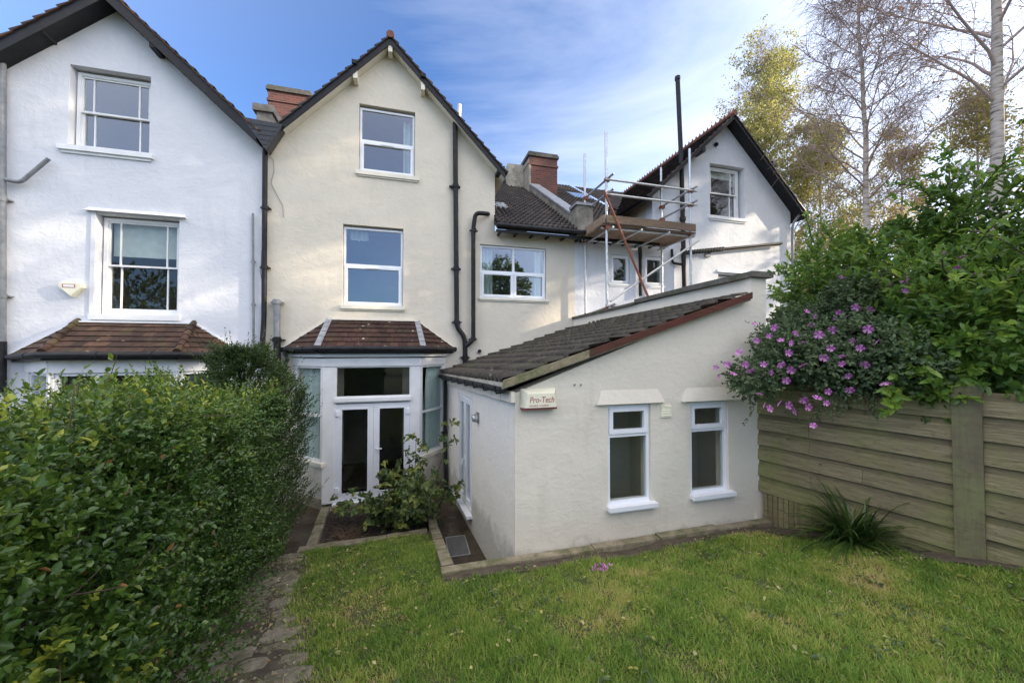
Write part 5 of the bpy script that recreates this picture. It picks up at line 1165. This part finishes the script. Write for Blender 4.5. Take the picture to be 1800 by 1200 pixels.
# ---- strap-leaved clump by the fence
def strap(n, c, L0, seed, lean=1.0, w0=.022):
    rg = np.random.default_rng(seed); a = rg.uniform(0, 6.283, n); el = rg.uniform(.25, 1.35, n); Ln = L0 * rg.uniform(.55, 1.15, n); K = 8; V = []; F = []
    d = np.stack([np.cos(a) * np.cos(el), np.sin(a) * np.cos(el), np.sin(el)], 1); s_ = np.stack([-np.sin(a), np.cos(a), np.zeros(n)], 1)
    p = np.array(c)[None] + np.stack([rg.normal(0, .06, n), rg.normal(0, .06, n), np.zeros(n)], 1); out = []
    for i in range(K + 1):
        t = i / K; w_ = w0 * (1 - t ** 2) * .5 + .001
        out.append(np.stack([p - s_ * w_, p + s_ * w_], 1)); d = nrm(d + np.array([0, 0, -.26 * lean]) * (t + .2)); p = p + d * (Ln / K)[:, None]
    V = np.stack(out, 1).reshape(-1, 3)
    b = np.arange(n)[:, None] * (2 * (K + 1)); F = np.concatenate([b + [2 * i, 2 * i + 1, 2 * i + 3, 2 * i + 2] for i in range(K)], 1).reshape(-1, 4)
    return V, F, np.repeat(np.clip(rg.normal(.35, .25, n), 0, 1), K)
st = thing('strap_leaf_plant', (4.55, 3.45, .85), 'clump of arching strap-shaped leaves growing at the foot of the fence', 'plant')
c_ = Vector((5.10, 3.28, float(lawn_z(5.1, 3.28)))); st.location = c_
np_mesh('leaves', *strap(260, (c_.x, c_.y, c_.z), .82, 5, .9, .03), M['strap_leaf'], st)
# ---- cyclamen in the lawn
c_ = atz(1052, 1020, .66); cyc = thing('cyclamen', c_, 'tiny clump of mauve flowers growing in the lawn', 'flower')
cm = MB(); 
for i in range(17):
    q = c_ + Vector((random.gauss(0, .035), random.gauss(0, .03), .07 + random.uniform(0, .05))); cm.tube([c_ + Vector((random.gauss(0, .02), 0, 0)), q], .0018, 4, cap=False)
cm.build('stems', M['rose_leaf'], cyc)
pm = MB()
for i in range(34):
    q = c_ + Vector((random.gauss(0, .05), random.gauss(0, .035), .09 + random.uniform(-.02, .05)))
    for k in range(4):
        a = k * 1.57 + random.random(); u = Vector((math.cos(a) * .018, math.sin(a) * .018, .018)); pm.add([q, q + u + Vector((-u.y, u.x, 0)) * .5, q + u * 1.6, q + u - Vector((-u.y, u.x, 0)) * .5], [(0, 1, 2, 3)], random.random())
pm.build('petals', M['petal'], cyc)
lp = np.array(c_)[None] + rng.normal(0, 1, (30, 3)) * [.05, .04, .003] + [.03, 0, .015]
np_mesh('leaves', *sprigs(lp, rng.normal(0, 1, lp.shape) * [1, 1, .1] + [0, 0, .2], 2, .03, .04, .036), M['rose_leaf'], cyc)

# ---- birches
def birch(name, base, H, r0, label, seed, leaf_n=0, spread=.33, lean=(0, 0), prim=34, leafmat='birch_leaf', leaf=.055, lowest=.22, bough=1.0, group=None, tint=(0, 1), sides=12, tw=1.0):
    random.seed(seed); t = thing(name, base, label, 'tree', group); mt = MB(); mbb = MB(); LP = []
    base = Vector(base); pts = [base]; K = 16
    for i in range(K): pts.append(pts[-1] + Vector((lean[0] * H / K + random.gauss(0, .012) * H / K * 2.2, lean[1] * H / K + random.gauss(0, .012) * H / K * 2.2, H / K)))
    mt.tube(pts, [r0 * (1 - .93 * (i / K) ** .9) for i in range(K + 1)], sides, r=.5); mt.build('trunk', M['birch'], t)
    for i in range(prim):
        f = lowest + (.97 - lowest) * (i + random.random()) / prim; k = f * K; j = min(int(k), K - 1); p = pts[j].lerp(pts[j + 1], k - j)
        a = i * 2.4 + random.uniform(-.4, .4); ln = H * spread * (1.08 - f) ** .75 * random.uniform(.7, 1.15) * bough; rr_ = max(.010, r0 * .34 * (1.05 - f))
        q, rd = grow(p, (math.cos(a), math.sin(a), random.uniform(.75, 1.35)), ln, rr_, .006, 8, .07); mbb.tube(q, rd, 6, cap=False)
        for m in range(2, 9):
            for s_ in range(2):
                a2 = random.uniform(0, 6.28); d0 = (q[m] - q[m - 1]).normalized(); w_ = (d0 + Vector((math.cos(a2), math.sin(a2), random.uniform(-.2, .5))) * .9)
                q2, rd2 = grow(q[m], w_, ln * random.uniform(.22, .42), .006 * tw, .0035 * tw, 4, .12, .15); mbb.tube(q2, rd2, 4, cap=False)
                for m2 in range(1, 5):
                    for s2 in range(2):
                        q3, rd3 = grow(q2[m2], rvec(.5) + (q2[m2] - q2[m2 - 1]).normalized() * .8 + Vector((0, 0, -.35)), random.uniform(.25, .55) * H / 12, .0034, .0022, 3, .15, .35); rd3 = [x * tw for x in rd3]
                        mbb.tube(q3, rd3, 3, cap=False); LP += q3[1:]
    mbb.build('branches', M['twig'], t)
    if leaf_n:
        T = np.array(LP); rg = np.random.default_rng(seed); b = vnoise(T, .9, seed); pr = np.clip(.5 + b, .04, 1.5); pr /= pr.sum()
        k = rg.choice(len(T), leaf_n, p=pr); Pq = T[k] + rg.normal(0, .06, (leaf_n, 3)); d = rg.normal(0, .6, (leaf_n, 3)) + [0, 0, -.7]
        V, F = leaf_geo(Pq, d, rg.normal(0, 1, (leaf_n, 3)) + [0, 0, .4], leaf * rg.uniform(.6, 1.3, leaf_n), leaf * .75 * rg.uniform(.6, 1.2, leaf_n))
        r = np.clip(tint[0] + (tint[1] - tint[0]) * (rg.uniform(0, 1, leaf_n) * .7 + .3 * (vnoise(Pq, .5, seed + 9) + 1) / 2), 0, 1)
        np_mesh('crown', V, F, np.repeat(r, 2), M[leafmat], t)
    return t
birch('birch_tree', (10.0, 4.0, .6), 15, .145, 'thick white-barked birch trunk standing behind the leafy shrub at the right edge', 3, 1500, .36, (0.0, 0), 34, 'brown_leaf', .05, .44, .85, None, (0, 1), 14, 1.25)
p = at(1525, 380, 6.4); birch('birch_tree', (p.x, 6.4, .6), 14, .115, 'slender nearly leafless birch with drooping purple-brown twigs, left of the thick trunk', 8, 900, .26, (.02, 0), 52, 'brown_leaf', .045, .42, .9, None, (0, 1), 12, 1.2)
G = 'yellow-green birches beyond the houses'
birch('birch_tree', (15.6, 13.0, 0), 17.0, .14, 'tall leafy yellow-green birch rising behind the roof of the right white house', 12, 52000, .25, (-.01, 0), 52, leaf=.085, lowest=.15, bough=1.1, group=G, tint=(0, .75))
birch('birch_tree', (17.3, 12.0, 0), 13.0, .11, 'shorter yellow-green birch just right of the white gable', 14, 26000, .24, (.0, 0), 44, leaf=.08, lowest=.1, group=G, tint=(.1, .85))
birch('birch_tree', (18.5, 10.0, 0), 12.0, .11, 'golden birch low behind the leafless birch', 17, 15000, .21, (.0, 0), 44, leaf=.08, lowest=.1, group=G, tint=(.3, 1))
birch('birch_tree', (19.6, 8.2, 0), 12.5, .12, 'golden-green birch between the two bare birch trunks', 19, 17000, .23, (.0, 0), 44, leaf=.085, lowest=.15, group=G, tint=(.25, 1))

# ---- bare soil strip and fallen leaves
sheet('soil', 4.3, 7.5, .6, 4.3, .05, lambda x, y: (x > np.interp(y, [.5, 2.5, 3.6, 4.4], [5.85, 5.32, 5.0, 4.6]) - .04) & (x < 5.12 + .2486 * (4.46 - y) - .02), M['dirt'], lambda x, y: lawn_z(x, y) + .012 + .008 * np.sin(x * 23) * np.sin(y * 19))
sheet('soil', .36, 5.1, 4.08, 4.34, .04, lambda x, y: x > 0, M['dirt'], lambda x, y: lawn_z(x, y) + .012 + .008 * np.sin(x * 23) * np.sin(y * 37))
rg = np.random.default_rng(88); n = 420
lx = np.concatenate([rg.uniform(-1.6, -.2, 260), rg.uniform(-.4, 5, 110), rg.uniform(4.2, 5.2, 50)]); ly = np.concatenate([rg.uniform(1.4, 6, 260), rg.uniform(1.6, 4.3, 110), rg.uniform(2.6, 4.3, 50)])
k = (lx > -1.9) & (lx < np.interp(ly, [1, 4.4], [5.8, 4.9])); lx, ly = lx[k], ly[k]; n = len(lx)
Pl = np.stack([lx, ly, lawn_z(lx, ly) + rg.uniform(.02, .05, n)], 1); dl = rg.normal(0, 1, (n, 3)) * [1, 1, .15]
V, F = leaf_geo(Pl, dl, np.tile([[.1, .1, 1.]], (n, 1)) + rg.normal(0, .25, (n, 3)), rg.uniform(.02, .045, n), rg.uniform(.014, .03, n))
lt = np_mesh('fallen_leaves', V, F, np.repeat(rg.uniform(0, 1, n), 2), leaf_mat('litter_leaf', [(.14, .08, .04), (.30, .22, .10), (.45, .40, .22), (.5, .42, .12)], .2, .6)); tag(lt, 'scattered yellow and brown fallen leaves on the lawn and path', 'leaves', kind='stuff')

wd = thing('broadleaf_weeds', (2.5, 3.0, .9), 'low broad-leaved weeds dotted through the lawn', 'weeds'); wd['kind'] = 'stuff'
nw = 150; wx = rng.uniform(-.6, 5, nw); wy = rng.uniform(1.6, 4.2, nw); wx2 = rng.uniform(-1, .3, 50); wy2 = rng.uniform(4.2, 6.1, 50); wx = np.concatenate([wx, wx2]); wy = np.concatenate([wy, wy2]); k = (wx < np.interp(wy, [1, 4.4], [5.6, 4.8])) & (wx > np.interp(wy, [1, 6], [-.3, -1.2])); wx, wy = wx[k], wy[k]
wp = np.repeat(np.stack([wx, wy, lawn_z(wx, wy) + .03], 1), 7, 0) + rng.normal(0, .02, (len(wx) * 7, 3)) * [1, 1, .2]
V, F = leaf_geo(wp, rng.normal(0, 1, wp.shape) * [1, 1, .12], np.tile([[0, 0, 1.]], (len(wp), 1)) + rng.normal(0, .2, wp.shape), rng.uniform(.025, .06, len(wp)), rng.uniform(.015, .03, len(wp)))
np_mesh('leaves', V, F, np.repeat(rng.uniform(0, 1, len(wp)), 2), M['rose_leaf'], wd)
# ---- grass
def blades(n, seed, ok, x0, x1, y0, y1, lmin, lmax, w0=.0042):
    rg = np.random.default_rng(seed); x = rg.uniform(x0, x1, n); y = rg.uniform(y0, y1, n); k = ok(x, y)
    P3 = np.stack([x, y, x * 0], 1); pn = .6 * vnoise(P3, 2.1, 3) + .5 * vnoise(P3, 7.5, 13); pd = .5 * vnoise(P3, 5.5, 4) + .5 * vnoise(P3, 13, 24)
    worn = vnoise(P3, 1.5, 55) + .5 * vnoise(P3, 6, 56); k &= rg.uniform(-1.1, 1, n) < pd + .85 - 1.0 * np.clip(worn - .7, 0, 1.2); x, y, pn, pd = x[k], y[k], pn[k], pd[k]; n = len(x)
    P = np.stack([x, y, lawn_z(x, y) - .005], 1); a = rg.uniform(0, 6.283, n); ln = rg.uniform(lmin, lmax, n) * (1 + .6 * pd) * np.where(rg.uniform(0, 1, n) < .06, 1.5, 1); lean = rg.uniform(.15, 1.1, n)
    d = np.stack([np.cos(a) * lean, np.sin(a) * lean, np.ones(n)], 1); d = nrm(d); s_ = np.stack([-np.sin(a + rg.normal(0, .8, n)), np.cos(a), a * 0], 1); s_ = nrm(s_) * w0 * .5
    m = P + d * (ln * .5)[:, None]; h = d.copy(); h[:, 2] *= .35; tip = m + nrm(h) * (ln * .5)[:, None]
    V = np.stack([P - s_, P + s_, m + s_ * .8, tip, m - s_ * .8], 1).reshape(-1, 3); b = np.arange(n)[:, None] * 5
    # one quad + degenerate-free tip handled as a second quad (tip doubled by mid edge)
    F = np.stack([b + [0, 1, 2, 4]], 1).reshape(-1, 4); F2 = (b + [4, 2, 3])
    worn = worn[k]; r = np.clip(.32 + pn * .24 + .42 * np.clip(worn - .35, 0, .8) + rg.normal(0, .15, n) + (rg.uniform(0, 1, n) < .05) * .5, 0, 1)
    return V, F, F2, r
def tri_quad_mesh(name, V, F, F2, r, mat):
    me = bpy.data.meshes.new(name); me.vertices.add(len(V)); me.vertices.foreach_set('co', V.astype(np.float32).ravel())
    me.loops.add(F.size + F2.size); me.loops.foreach_set('vertex_index', np.concatenate([F.ravel(), F2.ravel()]).astype(np.int32))
    me.polygons.add(len(F) + len(F2)); me.polygons.foreach_set('loop_start', np.concatenate([np.arange(len(F)) * 4, F.size + np.arange(len(F2)) * 3]).astype(np.int32))
    a = me.attributes.new('rnd', 'FLOAT', 'FACE'); a.data.foreach_set('value', np.concatenate([r, r]).astype(np.float32)); me.materials.append(mat); me.update(calc_edges=True)
    o = bpy.data.objects.new(name, me); COL.objects.link(o); return o
left = lambda y: np.interp(y, [.5, 1.0, 2.6, 3.0, 4.4, 6.1], [-.25, -.30, -.55, -.74, -1.2, -1.45])
right = lambda y: np.interp(y, [.5, 2.5, 3.6, 4.4], [5.85, 5.32, 5.0, 4.6]) + .08 * np.sin(y * 7)
bank = lambda x, y: ((y < 4.12) | ((x < .36) & (y < 6.24)))
okg = lambda x, y: (x > left(y) + rng.normal(0, .05, len(x))) & (x < right(y)) & bank(x, y)
parts = [blades(210000, 41, okg, -1.6, 6, 1.2, 3.4, .028, .068, .0058), blades(160000, 42, okg, -1.6, 6, 3.4, 6.3, .028, .068, .0068), blades(16000, 43, lambda x, y: (x < left(y) + .02) & (x > left(y) - 1.1) & (vnoise(np.stack([x, y, x * 0], 1), 5, 8) > .15) & (y < 6.2), -2.4, .1, 1.0, 6.2, .02, .055, .005)]
V = []; F = []; F2 = []; rr = []; k = 0
for v, f, f2, r_ in parts: V.append(v); F.append(f + k); F2.append(f2 + k); rr.append(r_); k += len(v)
gr = tri_quad_mesh('grass', np.concatenate(V), np.concatenate(F), np.concatenate(F2), np.concatenate(rr), M['grass'])
tag(gr, 'patchy green lawn grass with yellowing tufts', 'grass', kind='stuff')
